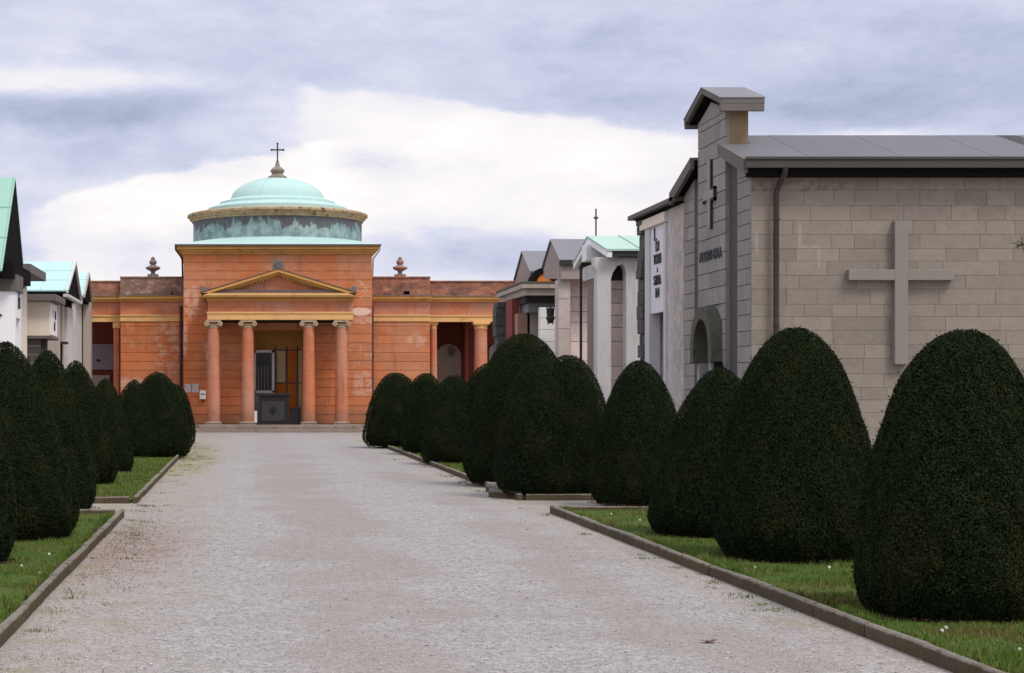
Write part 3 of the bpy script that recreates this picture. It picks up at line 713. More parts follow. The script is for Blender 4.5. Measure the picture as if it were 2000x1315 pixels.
ft = np.array([(0, 1, 4), (1, 2, 4), (2, 3, 4), (3, 0, 4), (1, 0, 5), (2, 1, 5), (3, 2, 5), (0, 3, 5)])
fa = (ft[None] + (np.arange(n) * 6)[:, None, None]).reshape(-1)
props(raw_mesh('gravel', vv, fa, 3, np.repeat(g.random(n), 8), M['pebble']), kind='stuff', label='loose pale pebbles on the avenue')

# leaf litter by the left kerb
g = np.random.default_rng(9); n = 1600
x = KL + 0.1 + np.abs(g.normal(0, 0.42, n)); y = g.normal(18.4, 2.2, n); r = g.uniform(0.006, 0.016, n); a = g.uniform(0, 6.28, n)
q = [np.stack([x + np.cos(a + i * 1.571) * r * (1 if i % 2 else 0.5), y + np.sin(a + i * 1.571) * r * (1 if i % 2 else 0.5), 0.006 + 0.008 * g.random(n)], 1) for i in range(4)]
props(raw_mesh('litter', np.stack(q, 1).reshape(-1, 3), np.arange(4 * n), 4, g.random(n), M['deadleaf']), kind='stuff', label='reddish leaf litter beside the left kerb')

# ------------------------------------------------------------------ domed chapel
YB, YP = 72.0, 70.3                    # wall plane and porch front plane
c = thing('domed_chapel', 'orange domed chapel with columned porch and green copper dome at the end of the avenue', 'chapel', (1.39, 75.8, 0))
XL, XR = wx(358, YB), wx(727, YB); ZT = 7.11; YE = 79.6
dX0, dX1, dZ = 0.45, 2.42, 4.07
ww_ = MB(); rr_ = random.Random(3)
ww_.courses('y', YB, XL, XR, 0.30, ZT, 0.361, (30, 40), rr_, gap=0.022, ch=0.010, depth=0.12, jit=0.004, holes=[(dX0, dX1, 0.0, dZ)])
ww_.courses('x', XL, YB + 0.12, YE, 0.30, ZT, 0.361, (30, 40), rr_, gap=0.022, ch=0.010, depth=0.12, jit=0.004)
ww_.box(XL + 0.03, dX0, YB + 0.03, YB + 0.40, 0.0, ZT); ww_.box(dX1, XR - 0.03, YB + 0.03, YB + 0.40, 0.0, ZT)
ww_.box(dX0, dX1, YB + 0.03, YB + 0.40, dZ, ZT)
ww_.box(XL + 0.03, XL + 0.4, YB + 0.40, YE, 0, ZT); ww_.box(XR - 0.4, XR, YB + 0.40, YE, 0, ZT); ww_.box(XL + 0.4, XR - 0.4, YE - 0.4, YE, 0, ZT)
ww_.build('wall', M['orange'], c)
MB().box(XL - 0.05, XR + 0.05, YB - 0.06, YE + 0.05, -0.1, 0.29).build('plinth', M['plinth'], c, bevel=0.02)
MB().box(wx(380, 70), wx(714, 70), 70.0, YB - 0.06, -0.1, 0.14).build('step', M['plinth'], c, bevel=0.02)
MB().box(wx(388, 70), wx(706, 70), 70.15, YB - 0.055, 0.14, 0.29).build('step', M['plinth'], c, bevel=0.02)
co = MB()
for z0, z1, e in ((7.11, 7.20, 0.06), (7.20, 7.30, 0.14), (7.30, 7.42, 0.26)):
    co.box(XL - e, XR + e, YB - e, YE + e, z0, z1)
co.build('cornice', M['yellow'], c)
MB().box(XL - 0.34, XR + 0.34, YB - 0.35, YE + 0.34, 7.42, 7.50).build('gutter', M['gutter'], c, bevel=0.02)
cx, cy = 1.45, 75.8
XC0, XC1 = XL - 0.30, XR + 0.30
# roof skirt: square eave rising to the drum circle
rf = MB(); ns = 64
sq = []; ci = []
hx, hy = (XC1 - XC0) / 2, (YE + 0.3 - YB + 0.3) / 2; mx, my = (XC0 + XC1) / 2, (YE + YB) / 2
for k in range(ns):
    a = 2 * math.pi * k / ns; ca_, sa_ = math.cos(a), math.sin(a); s_ = 1 / max(abs(ca_), abs(sa_))
    sq.append((mx + hx * ca_ * s_, my + hy * sa_ * s_, 7.503)); ci.append((cx + 3.55 * ca_, cy + 3.55 * sa_, 7.86))
for k in range(ns):
    k2 = (k + 1) % ns; rf.face([sq[k], sq[k2], ci[k2], ci[k]])
rf.build('roof', M['dome'], c)
dr = MB(); dr.lathe(cx, cy, [(3.56, 7.55), (3.56, 8.74)], 72)
dro = dr.build('drum', M['drum'], c, smooth=True)
rg = MB(); rg.lathe(cx, cy, [(3.50, 8.70), (3.61, 8.71), (3.64, 8.79), (3.71, 8.82), (3.72, 8.90), (3.81, 8.94), (3.81, 9.02), (3.70, 9.06), (2.9, 9.12)], 96)
rg.build('ring_cornice', M['ring'], dro, smooth=True)
for k in range(0):
    pass
dm = MB(); prof = [(2.96, 9.10), (2.96, 9.28), (2.90, 9.33), (2.55, 9.45), (2.46, 9.46), (2.44, 9.56), (2.08, 9.68), (1.98, 9.70)]
for k in range(1, 13):
    a = math.pi / 2 * k / 12; prof.append((1.96 * math.cos(a) if k < 12 else 0.0, 9.70 + 0.92 * math.sin(a)))
dm.lathe(cx, cy, prof, 72)
for k in range(12):                      # welted seams
    a = 2 * math.pi * k / 16; pts = [(cx + (r + 0.008) * math.cos(a), cy + (r + 0.008) * math.sin(a), z + 0.01) for r, z in prof[7:-1]]
    dm.tube(pts, 0.005, 4, tone=0.3)
do = dm.build('dome', M['dome'], c, smooth=True)
fn_ = MB(); fn_.lathe(cx, cy, [(0.40, 10.56), (0.40, 10.68), (0.30, 10.73), (0.22, 10.80), (0.29, 10.89), (0.30, 10.96), (0.22, 11.05), (0.10, 11.12), (0.09, 11.22), (0.06, 11.30), (0.0, 11.32)], 24)
fno = fn_.build('finial', M['plinth'], do, smooth=True)
zt_ = wz(281, cy); za = wz(293, cy)
cr = MB(); cr.box(cx - 0.028, cx + 0.028, cy - 0.028, cy + 0.028, 11.28, zt_); cr.box(cx - 0.25, cx + 0.25, cy - 0.022, cy + 0.022, za - 0.028, za + 0.028)
cr.lathe(cx, cy, [(0.0, 11.28), (0.07, 11.33), (0.0, 11.40)], 10)
for (a_, b_) in ((cx - 0.25, za), (cx + 0.25, za), (cx, zt_)): cr.box(a_ - 0.04, a_ + 0.04, cy - 0.02, cy + 0.02, b_ - 0.04, b_ + 0.04)
cr.build('cross', M['iron'], do)
# porch
PX0, PX1 = wx(405, YP), wx(690, YP); PC = (PX0 + PX1) / 2
pe = MB(); pe.box(PX0, PX1, YP, YB + 0.1, 4.42, 4.71); pe.box(PX0 - 0.03, PX1 + 0.03, YP - 0.03, YB + 0.1, 4.66, 4.73)
pe.build('architrave', M['yellow_pale'], c)
MB().box(PX0 + 0.02, PX1 - 0.02, YP + 0.02, YB + 0.1, 4.73, 5.15).build('frieze', M['orange_smooth'], c)
de = MB(); de.box(PX0 - 0.02, PX1 + 0.02, YP - 0.02, YB + 0.1, 5.15, 5.22)
nd = 44
for k in range(nd):
    x = PX0 + (PX1 - PX0) * (k + 0.5) / nd; de.box(x - 0.035, x + 0.035, YP - 0.12, YP - 0.02, 5.22, 5.30)
de.box(PX0 - 0.03, PX1 + 0.03, YP - 0.03, YB + 0.1, 5.22, 5.302)
de.build('dentil_band', M['yellow'], c)
HX0, HX1 = wx(394, YP), wx(693, YP); PC = (HX0 + HX1) / 2
cz = 5.45; AZ = wz(527, YP)
hc = MB(); hc.box(HX0, HX1, YP - 0.26, YB + 0.1, 5.302, 5.36); hc.box(HX0 - 0.03, HX1 + 0.03, YP - 0.30, YB + 0.1, 5.36, cz)
hc.build('porch_cornice', M['yellow_pale'], c)
MB().prism([(HX0 + 0.1, cz), (HX1 - 0.1, cz), (PC, AZ - 0.08)], 'y', YP + 0.04, YB + 0.1).build('tympanum', M['orange_smooth'], c)
MB().prism([(HX0 + 0.5, cz), (HX1 - 0.5, cz), (HX1 - 0.9, cz + 0.13), (HX0 + 0.9, cz + 0.13)], 'y', YP - 0.2, YP + 0.04).build('ledge', M['gutter'], c)
rk_ = MB()
def rake(x0, z0, x1, z1, off0, off1, ya, yb):
    L = math.hypot(x1 - x0, z1 - z0); nx, nz = -(z1 - z0) / L, (x1 - x0) / L
    if nz < 0: nx, nz = -nx, -nz
    return [(x0 + nx * off0, z0 + nz * off0), (x1 + nx * off0 * 0, z1 + off0 / abs(nz)), (x1, z1 + off1 / abs(nz)), (x0 + nx * off1, z0 + nz * off1)]
for xs in (HX0 - 0.03, HX1 + 0.03):
    rk_.prism(rake(xs, cz, PC, AZ, -0.10, 0.0, 0, 0), 'y', YP - 0.30, YB + 0.1)
    rk_.prism(rake(xs, cz, PC, AZ, -0.20, -0.10, 0, 0), 'y', YP - 0.14, YB + 0.05)
rk_.build('raking_cornice', M['yellow'], c)
for sgn, xs in ((1, HX0), (-1, HX1)):
    dd_ = MB()
    for k in range(3, 24):
        f_ = k / 25; x = xs + (PC - xs) * f_; z = cz + (AZ - cz) * f_ - 0.255
        if z > cz + 0.02: dd_.box(x - 0.03, x + 0.03, YP - 0.09, YP + 0.04, z - 0.03, z + 0.045)
    dd_.build('raking_dentils', M['yellow'], c)
pr = MB()
for xs in (HX0 - 0.06, HX1 + 0.06): pr.prism(rake(xs, cz, PC, AZ, 0.004, 0.035, 0, 0), 'y', YP - 0.32, YB)
pr.build('porch_roof', M['gutter'], c)
ac = MB(); pts = [(PC + 0.24 * math.cos(a), AZ + 0.02 + 0.42 * math.sin(a) ** 0.8) for a in [math.pi * k / 14 for k in range(15)]]
ac.prism(pts, 'y', YP - 0.25, YP - 0.08)
for k in range(5):
    a = math.pi * (k + 1) / 6; ac.tube([(PC, YP - 0.26, AZ + 0.06), (PC + 0.18 * math.cos(a), YP - 0.27, AZ + 0.06 + 0.28 * math.sin(a))], 0.022, 5)
ac.build('acroterion', M['urn'], c)
for xs in (HX0 + 0.02, HX1 - 0.02):
    s_ = 1 if xs < PC else -1
    MB().prism([(xs - 0.06 * s_, cz + 0.02), (xs + 0.30 * s_, cz + 0.10), (xs + 0.05 * s_, cz + 0.28), (xs - 0.12 * s_, cz + 0.24)], 'y', YP - 0.2, YP - 0.05).build('acroterion', M['urn'], c)
MB().box(PX0 + 0.25, PX1 - 0.25, YP + 0.5, YB - 0.01, 4.36, 4.418).build('porch_ceiling', M['shade_gap'], c)  # ceiling coloured near-black to paint in the porch shade
for px in (417, 484, 603, 667):
    x = wx(px, YP + 0.25); y = YP + 0.28
    sh = MB(); pf = [(0.262, 0.42)]
    for k in range(9):
        t = k / 8; pf.append((0.255 - 0.045 * t ** 1.6, 0.46 + (4.13 - 0.46) * t))
    sh.lathe(x, y, pf, 28); s_ = sh.build('column', M['orange_smooth'], c, smooth=True)
    bs = MB(); bs.box(x - 0.33, x + 0.33, y - 0.33, y + 0.33, 0.285, 0.34); bs.lathe(x, y, [(0.31, 0.34), (0.335, 0.37), (0.31, 0.40), (0.27, 0.42)], 24)
    bs.build('base', M['plinth'], s_, smooth=True)
    cp = MB(); cp.lathe(x, y, [(0.215, 4.10), (0.235, 4.13), (0.215, 4.16), (0.25, 4.20), (0.28, 4.26)], 24)
    cp.box(x - 0.30, x + 0.30, y - 0.26, y + 0.26, 4.33, 4.418)
    for sx in (-1, 1):
        n_ = 18; i0 = len(cp.v); vx_, vz_ = x + sx * 0.265, 4.265
        for yq_ in (y - 0.25, y + 0.25):
            for q_ in range(n_): cp.v.append((vx_ + 0.095 * math.cos(q_ * 2 * math.pi / n_), yq_, vz_ + 0.095 * math.sin(q_ * 2 * math.pi / n_)))
        for q_ in range(n_): cp.f.append((i0 + q_, i0 + (q_ + 1) % n_, i0 + n_ + (q_ + 1) % n_, i0 + n_ + q_)); cp.t.append(0.5)
        cp.f.append(tuple(i0 + q_ for q_ in range(n_))); cp.f.append(tuple(i0 + n_ + q_ for q_ in range(n_))); cp.t += [0.5] * 2
        cp.tube([(vx_ + 0.04 * math.cos(t_) * (1 - t_ / 9), y - 0.262, vz_ + 0.04 * math.sin(t_)) for t_ in np.linspace(0, 6.0, 9)], 0.014, 5)
    cp.build('capital', M['capital'], s_, smooth=True)
# vestibule behind the porch
vb = MB(); vb.box(dX0 - 0.3, dX1 + 0.3, 73.6, 73.8, 0, dZ + 0.3); vb.box(dX0 - 0.3, dX0 - 0.001, YB + 0.4, 73.6, 0, dZ + 0.3); vb.box(dX1 + 0.001, dX1 + 0.3, YB + 0.4, 73.6, 0, dZ + 0.3)
vb.box(dX0 - 0.3, dX1 + 0.3, YB + 0.4, 73.8, dZ + 0.3, dZ + 0.5)
vb.build('vestibule', M['ochre'], c)
MB().box(dX0, dX1, YB - 0.02, 73.6, 0.20, 0.288).build('floor', M['plinth'], c)
def vp(px0, px1, py0, py1, Y, t, name, mat, parent=c):
    return MB().box(wx(px0, Y), wx(px1, Y), Y, Y + t, wz(py1, Y), wz(py0, Y)).build(name, mat, parent)
vp(541, 557, 684, 748, 73.5, 0.08, 'panel', M['cream_panel']); vp(563, 580, 684, 748, 73.5, 0.08, 'panel', M['orange_panel'])
vp(541, 580, 752, 800, 73.52, 0.06, 'panel', M['orange_panel'])
vp(583, 590, 684, 828, 73.5, 0.08, 'panel', M['cream_panel'])
wf = MB()
for a0, a1, b0, b1 in ((496, 536, 684, 689), (496, 500, 684, 767), (531, 536, 684, 767), (496, 536, 763, 768)):
    wf.box(wx(a0, 72.9), wx(a1, 72.9), 72.9, 72.98, wz(b1, 72.9), wz(b0, 72.9))
wfo = wf.build('glazed_door', M['white'], c)
MB().box(wx(500, 72.95), wx(531, 72.95), 72.94, 72.955, wz(764, 72.95), wz(689, 72.95)).build('pane', M['glass'], wfo)
wbar = MB()
for px in (505, 511, 517, 523): wbar.box(wx(px, 72.9) - 0.012, wx(px, 72.9) + 0.012, 72.90, 72.92, wz(763, 72.9), wz(715, 72.9))
wbar.build('glazing_bar', M['tomb_grey'], wfo)
# low door below the glazing
vp(496, 536, 768, 830, 72.95, 0.06, 'door_panel', M['tomb_grey'])
gt = MB()
for px in (538, 560, 581):
    x = wx(px, 72.15); gt.box(x - 0.035, x + 0.035, 72.12, 72.18, 0.25, wz(682, 72.15)); gt.prism([(x - 0.05, wz(682, 72.15)), (x + 0.05, wz(682, 72.15)), (x, wz(673, 72.15))], 'y', 72.13, 72.17)
for py in (684, 748): gt.box(wx(537, 72.15), wx(588, 72.15), 72.125, 72.175, wz(py + 1.2, 72.15), wz(py - 1.2, 72.15))
gt.build('gate', M['ironred'], c)
for px, z0 in ((353.5, 0.1), (727, 0.1)):
    x = wx(px, 71.85) if px < 500 else XR + 0.10
    Yp = 73.36 if px < 500 else 73.36; x = wx(px, Yp)
    p_ = MB(); p_.tube([(x, Yp, z0), (x, Yp, wz(598, Yp))], 0.062, 10); 
    for z in (1.6, 3.0, 4.4): p_.tube([(x, Yp, z), (x, Yp, z + 0.05)], 0.08, 10)
    p_.build('drainpipe', M['pipe'], c, smooth=True)
for x0, x1, s_ in ((XL - 0.30, XL - 0.06, -1), (XR + 0.30, XR + 0.08, 1)):
    p_ = MB(); p_.tube([(x0, YB - 0.2, 7.44), (x0, YB - 0.15, 7.28), (x1, YB + 0.5, 6.98), (x1, YB + 0.9, 6.3), (x1, YB + 1.35, 6.25)], 0.035, 8); p_.build('drainpipe', M['iron'] if s_ < 0 else M['white'], c, smooth=True)
# notices and letter box on the chapel wall
for px0, px1, lab in ((361, 373.5, 'pinkish paper notice on the chapel wall, left of a pair'), (375, 388, 'grey paper notice on the chapel wall, right of a pair')):
    nb = MB(); Y = YB - 0.03; nb.box(wx(px0, Y), wx(px1, Y), Y, Y + 0.02, wz(767, Y), wz(750, Y))
    o = nb.build('wall_notice', M['paper'], bevel=0.003); props(o, lab, 'notice', 'paper notices on the chapel wall')
lb = thing('wall_box', 'small white box fixed to the chapel wall left of the porch columns', 'box', (wx(396, YB), YB - 0.08, 1.4))
Y = YB - 0.14; MB().box(wx(390, Y), wx(402, Y), Y, Y + 0.13, wz(780, Y), wz(763, Y)).build('body', M['white'], lb, bevel=0.01)
MB().box(wx(392, Y), wx(400, Y), Y - 0.006, Y, wz(771, Y), wz(769, Y)).build('slot', M['iron'], lb)
MB().box(wx(395, Y), wx(398, Y), Y + 0.02, Y + 0.06, wz(784, Y), wz(780, Y)).build('latch', M['iron'], lb)
# black altar-like chest in the porch
Y = 70.75
al = thing('stone_altar', 'black stone chest with a diamond emblem standing between the porch columns', 'altar', (wx(535, Y), Y + 0.4, 0.29))
MB().box(wx(506, Y), wx(564, Y), Y + 0.03, Y + 0.8, 0.40, 1.42).build('body', M['black'], al, bevel=0.01)
MB().box(wx(501, Y), wx(568, Y), Y - 0.02, Y + 0.85, 1.42, 1.52).build('top', M['black'], al, bevel=0.015)
MB().box(wx(502, Y), wx(587, Y), Y - 0.03, Y + 0.85, 0.295, 0.40).build('foot', M['black'], al, bevel=0.01)
MB().box(wx(511, Y), wx(556, Y), Y + 0.012, Y + 0.03, 0.44, 1.22).build('panel', M['charcoal'], al)
ex_, ez = wx(533, Y), 0.86; em = MB()
em.prism([(ex_ - 0.16, ez), (ex_, ez - 0.19), (ex_ + 0.16, ez), (ex_, ez + 0.19)], 'y', Y - 0.004, Y + 0.012)
em.lathe(ex_, Y, [(0.0, ez - 0.05), (0.05, ez), (0.0, ez + 0.05)], 8)
em.build('emblem', M['black'], al)
ks = thing('kneeler', 'low black block joined to the right of the black chest', 'block', (wx(577, Y), Y + 0.4, 0.29))
MB().box(wx(568.5, Y), wx(587, Y), Y + 0.02, Y + 0.7, 0.40, 0.93).build('body', M['black'], ks, bevel=0.01)
MB().box(wx(568, Y), wx(588, Y), Y, Y + 0.75, 0.93, 0.97).build('top', M['black'], ks, bevel=0.008)
wp = MB(); wp.box(wx(495.5, Y), wx(502, Y), Y + 0.05, Y + 0.2, 0.40, 0.83); wp.box(wx(494.5, Y), wx(502.6, Y), Y + 0.03, Y + 0.22, 0.36, 0.40)
props(wp.build('white_marker', M['white'], origin=(wx(499, Y), Y + 0.1, 0.3)), 'small upright white marker at the left foot of the black chest', 'marker')

# ------------------------------------------------------------------ colonnade wings
def wing(label, x0, x1, xo, side):
    # x0..x1 solid projecting bay, then out to xo the recessed colonnade
    Yb = 73.5; Yr = 74.0
    w_ = thing('colonnade_wing', label, 'colonnade', ((x0 + xo) / 2, 75, 0), 'orange colonnade wings')
    a, b2 = min(x0, x1), max(x0, x1); o0, o1 = (xo, a) if side < 0 else (b2, xo)
    ww = MB(); r_ = random.Random(11 + side)
    ww.courses('y', Yb, a, b2, 0.30, 4.48, 0.361, (30, 40), r_, gap=0.02, ch=0.010, depth=0.12, jit=0.003)
    ww.box(a + 0.002, b2 - 0.002, Yb + 0.025, 77.4, 0, 5.55); 
    ww.build('wall', M['orange'], w_)
    MB().box(a - 0.01, b2 + 0.01, Yb - 0.05, 77.4, -0.05, 0.30).build('plinth', M['plinth'], w_)
    def bands(c0, c1, Yq, zt, mat_at, e):
        m1 = MB(); m1.box(c0, c1, Yq - 0.04, Yq + 0.3, 4.48, 4.75); m1.box(c0, c1, Yq - 0.08, Yq + 0.3, 4.70, 4.755); m1.build('band', M['yellow_pale'], w_)
        MB().box(c0 + 0.01, c1 - 0.01, Yq, Yq + 0.3, 4.755, 5.30).build('frieze', M['orange_smooth'], w_)
        m2 = MB(); m2.box(c0 - e, c1 + e, Yq - 0.10, Yq + 0.3, 5.30, 5.40); m2.box(c0 - e, c1 + e, Yq - 0.22, Yq + 0.3, 5.40, 5.52); m2.build('cornice', M['yellow'], w_)
        m3 = MB(); m3.box(c0 - e, c1 + e, Yq - 0.27, Yq + 0.3, 5.52, 5.56); m3.build('coping', M['urn'], w_)
        at_ = MB(); at_.box(c0, c1, Yq + 0.02, Yq + 0.32, 5.56, zt - 0.05)
        at_.box(c0 - 0.02, c1 + 0.02, Yq - 0.02, Yq + 0.36, zt - 0.05, zt)
        r2 = random.Random(5 + int(c0)); 
        for k in range(4):
            x = r2.uniform(c0 + 0.2, c1 - 0.2); at_.box(x, x + 0.25, Yq - 0.015, Yq + 0.02, 5.6, 5.72)
        at_.build('attic', mat_at, w_)
    bands(a, b2, Yb, 6.32, M['attic_grey'] if side < 0 else M['attic'], 0.03)
    bands(o0, o1, Yr, 6.18, M['attic'], 0.0)
    # recessed porch
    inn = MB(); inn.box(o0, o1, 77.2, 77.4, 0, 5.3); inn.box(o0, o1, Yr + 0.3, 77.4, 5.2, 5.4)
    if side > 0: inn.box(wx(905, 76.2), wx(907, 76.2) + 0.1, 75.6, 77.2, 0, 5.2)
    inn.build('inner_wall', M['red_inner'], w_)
    MB().box(o0, o1, Yr - 0.1, 77.2, -0.05, 0.30).build('floor', M['plinth'], w_)
    MB().box(o0, o1, Yr + 0.3, 77.2, 5.1, 5.198).build('ceiling', M['shade_gap'], w_)
    return w_
wl = wing('left colonnade wing with pale peeling plaster and a dark opening', XL, wx(235, 73.5), wx(60, 74), -1)
wr = wing('right colonnade wing with smooth columns and a shaded porch', XR, wx(840, 73.5), wx(1100, 74), 1)
def wcolumn(px, hw, par, square=False):
    Yc = 74.22; x = wx(px, Yc); r = hw * Yc / F; s_ = MB()
    if square: s_.box(x - r, x + r, Yc - 0.2, Yc + 0.2, 0.30, 4.22)
    else: s_.lathe(x, Yc, [(r * 1.08, 0.30)] + [(r * (1.04 - 0.10 * (k / 7) ** 1.5), 0.42 + 3.8 * k / 7) for k in range(8)], 24)
    o = s_.build('pilaster' if square else 'column', M['orange_smooth'], par, smooth=not square)
    cp = MB(); 
    if square: cp.box(x - r - 0.03, x + r + 0.03, Yc - 0.23, Yc + 0.23, 4.22, 4.478)
    else: cp.lathe(x, Yc, [(r * 0.98, 4.18), (r * 1.05, 4.22), (r * 0.97, 4.26), (r * 1.0, 4.32), (r * 1.18, 4.38)], 24); cp.box(x - r * 1.25, x + r * 1.25, Yc - r * 1.25, Yc + r * 1.25, 4.38, 4.478)
    cp.build('capital', M['yellow_pale'], o)
wcolumn(228, 5.5, wl, True); wcolumn(847, 6.5, wr); wcolumn(939, 13, wr); wcolumn(1031, 13, wr)
wcolumn(140, 13, wl)
def tablet(px0, px1, ytop, ybot, label, mat, arched):
    Y = 77.0; x0, x1 = wx(px0, Y), wx(px1, Y); zt, zb = wz(ytop, Y), wz(ybot, Y)
    t_ = thing('tomb_tablet', label, 'tomb tablet', ((x0 + x1) / 2, Y, max(zb, 0.3)), 'tomb tablets under the colonnades')
    m_ = MB()
    if arched:
        r = (x1 - x0) / 2; pts = [(x0, zb), (x1, zb)] + [((x0 + x1) / 2 + r * math.cos(a), zt - r + r * math.sin(a)) for a in [math.pi * k / 16 for k in range(17)]]
        m_.prism(pts, 'y', Y, Y + 0.19)
    else: m_.box(x0, x1, Y, Y + 0.19, zb, zt)
    m_.build('slab', mat, t_, bevel=0.01); return t_, Y
t1, Y = tablet(851, 901, 672, 830, 'pale arched tomb tablet with a dark wreath under the right colonnade', M['tomb'], True)
e_ = MB(); ex_, ez = wx(881, Y), wz(686, Y)
e_.prism([(ex_ + 0.17 * math.cos(a) * (1 + 0.15 * math.cos(3 * a)), ez + 0.24 * math.sin(a)) for a in [2 * math.pi * k / 14 for k in range(14)]], 'y', Y - 0.06, Y)
e_.build('wreath', M['urn'], t1)
MB().box(wx(856, Y), wx(896, Y), Y - 0.02, Y, wz(713, Y), wz(709, Y)).build('ledge', M['tomb'], t1)
tablet(955, 985, 672, 830, 'beige tomb tablet partly hidden behind the dark rock pillar', M['tomb'], True)
t3, Y = tablet(168, 221, 672, 722, 'grey tomb slab with a dark mark in the left colonnade opening', M['tomb_grey'], False)
MB().prism([(wx(187, Y), wz(704, Y)), (wx(190, Y), wz(707, Y)), (wx(196, Y), wz(706, Y)), (wx(197, Y), wz(703, Y)), (wx(191, Y), wz(701, Y))], 'y', Y - 0.03, Y).build('plaque', M['iron'], t3)
tablet(177, 214, 733, 830, 'lower grey slab at the foot of the left colonnade opening', M['tomb'], False)

def urn(x, y, z, label, mat):
    t_ = thing('roof_urn', label, 'urn', (x, y, z), 'stone urns on the colonnade roofs')
    p_ = MB(); p_.box(x - 0.22, x + 0.22, y - 0.2, y + 0.2, z, z + 0.10); p_.build('pedestal', mat, t_, bevel=0.01)
    b_ = MB(); b_.lathe(x, y, [(0.12, z + 0.10), (0.08, z + 0.17), (0.10, z + 0.22), (0.27, z + 0.31), (0.31, z + 0.36), (0.29, z + 0.40), (0.16, z + 0.45), (0.10, z + 0.50)], 20); b_.build('bowl', mat, t_, smooth=True)
    l_ = MB(); l_.lathe(x, y, [(0.10, z + 0.50), (0.15, z + 0.55), (0.155, z + 0.63), (0.11, z + 0.69), (0.08, z + 0.72), (0.09, z + 0.76), (0.03, z + 0.82), (0.0, z + 0.84)], 16); l_.build('finial', mat, t_, smooth=True)
urn(wx(299, 73.8), 73.72, 6.32, 'dark weathered stone urn on the grey attic left of the dome', M['urn'])
urn(wx(781, 73.8), 73.72, 6.32, 'warmer brown stone urn on the attic right of the dome', M['urn_r'])

# ------------------------------------------------------------------ shared roof shape
def chevron(m_, x0, x1, yn, yr, yf, zn, zr, zf, t):
    m_.prism([(yn, zn), (yr, zr), (yf, zf), (yf, zf - t), (yr, zr - t), (yn, zn - t)], 'x', x0, x1)
def seams(m_, xs, yn, yr, yf, zn, zr, zf, r=0.018):
    for x in xs:
        m_.tube([(x, yn, zn + 0.01), (x, yr, zr + 0.01)], r, 4, tone=0.1); m_.tube([(x, yr, zr + 0.01), (x, yf, zf + 0.01)], r, 4, tone=0.1)
def lettering(name, text, size, mat, loc, rot, parent, ext=0.012, sx=1.0, spacing=1.0):
    cu = bpy.data.curves.new(name, 'FONT'); cu.body = text; cu.size = size; cu.extrude = ext; cu.align_x = 'CENTER'; cu.align_y = 'CENTER'; cu.space_character = spacing; cu.offset = size * 0.012
    o = bpy.data.objects.new(name, cu); sc.collection.objects.link(o)
    dg = bpy.context.evaluated_depsgraph_get(); me = bpy.data.meshes.new_from_object(o.evaluated_get(dg)); bpy.data.objects.remove(o)
    me.materials.clear(); me.materials.append(mat)
    o = bpy.data.objects.new(name, me); sc.collection.objects.link(o); o.parent = parent; org = ORG[parent]
    o.location = Vector(loc) - org; o.rotation_euler = rot; o.scale = (sx, 1, 1); ORG[o] = org
    return o
FACE_L = (math.pi / 2, 0, -math.pi / 2)      # text on a wall facing -X
FACE_R = (math.pi / 2, 0, math.pi / 2)       # text on a wall facing +X

# ------------------------------------------------------------------ stone mausoleum (right)
ma = thing('stone_mausoleum', 'large stone mausoleum with a wall cross, grey metal roof and tall capped pier', 'mausoleum', (11.5, 34.2, 0))
XW = 9.0; YN, YM, YF_ = 31.75, 34.2, 36.6
def zr_(Y): return 5.69 + (Y - 31.45) * (6.49 - 5.69) / (34.2 - 31.45) if Y <= 34.2 else 6.49 - (Y - 34.2) * 0.291
rs = random.Random(21); sw = MB()
sw.courses('y', YN, XW + 0.002, 19.0, 0.0, 5.47, [0.22, 0.245, 0.27, 0.25], (0.32, 1.10), rs, gap=0.004, ch=0.003, depth=0.04, jit=0.002)
sw.build('side_wall', M['ashlar_warm'], ma)
MB().box(XW + 0.05, 19.0, YN + 0.012, YF_, 0, 5.45).build('core', M['mortar'], ma)
for (a, b2) in ((YN + 0.042, 32.65), (35.75, YF_)):
    fw_ = MB()
    fw_.courses('x', XW, a, b2, 0.0, 5.46, [0.25, 0.27, 0.29], (0.3, 0.62), rs, gap=0.010, ch=0.005, depth=0.06)
    m0 = 5.464; fw_.prism([(a, m0), (b2, m0), (b2, zr_(b2) - 0.21), (a, max(m0 + 0.002, zr_(a) - 0.21))], 'x', XW + 0.001, XW + 0.06, tone=0.5)
    fw_.build('front_wall', M['ashlar_cool'], ma)
MB().prism([(YN + 0.3, 5.45), (YF_ - 0.3, 5.45), (YM, zr_(YM) - 0.23)], 'x', XW + 0.30, 19.0).build('gable_core', M['mortar'], ma)
sl_ = MB(); sl_.box(XW + 0.02, XW + 0.06, 32.652, 33.198, 0, 5.80); sl_.box(XW + 0.02, XW + 0.06, 35.202, 35.748, 0, 5.80)
sl_.build('slot', M['slot'], ma)
XP = 8.93
pm = MB()
DH = [(33.42, 34.98, 0.0, 2.95)]
pm.courses('x', XP, 33.2, 35.2, 0.0, 6.80, [0.27, 0.30, 0.33], (0.35, 0.8), rs, gap=0.012, ch=0.006, depth=0.08, holes=DH)
pm.prism([(33.205, 6.804), (35.195, 6.804), (35.195, 6.84), (34.2, 7.12), (33.205, 6.84)], 'x', XP + 0.002, XP + 0.3)
pm.build('pier', M['ashlar_cool'], ma)
pc = MB(); pc.box(XP + 0.04, 9.36, 33.21, 35.19, 5.9, 6.80)
qc = MB(); qc.box(XP + 0.04, 9.36, 33.21, 33.43, 0, 5.898); qc.box(XP + 0.04, 9.36, 34.97, 35.19, 0, 5.898); qc.box(XP + 0.04, 9.36, 33.43, 34.97, 2.95, 5.898); qc.build('pier_backing', M['jamb'], ma)
pc.build('pier_core', M['sandstone'], ma)
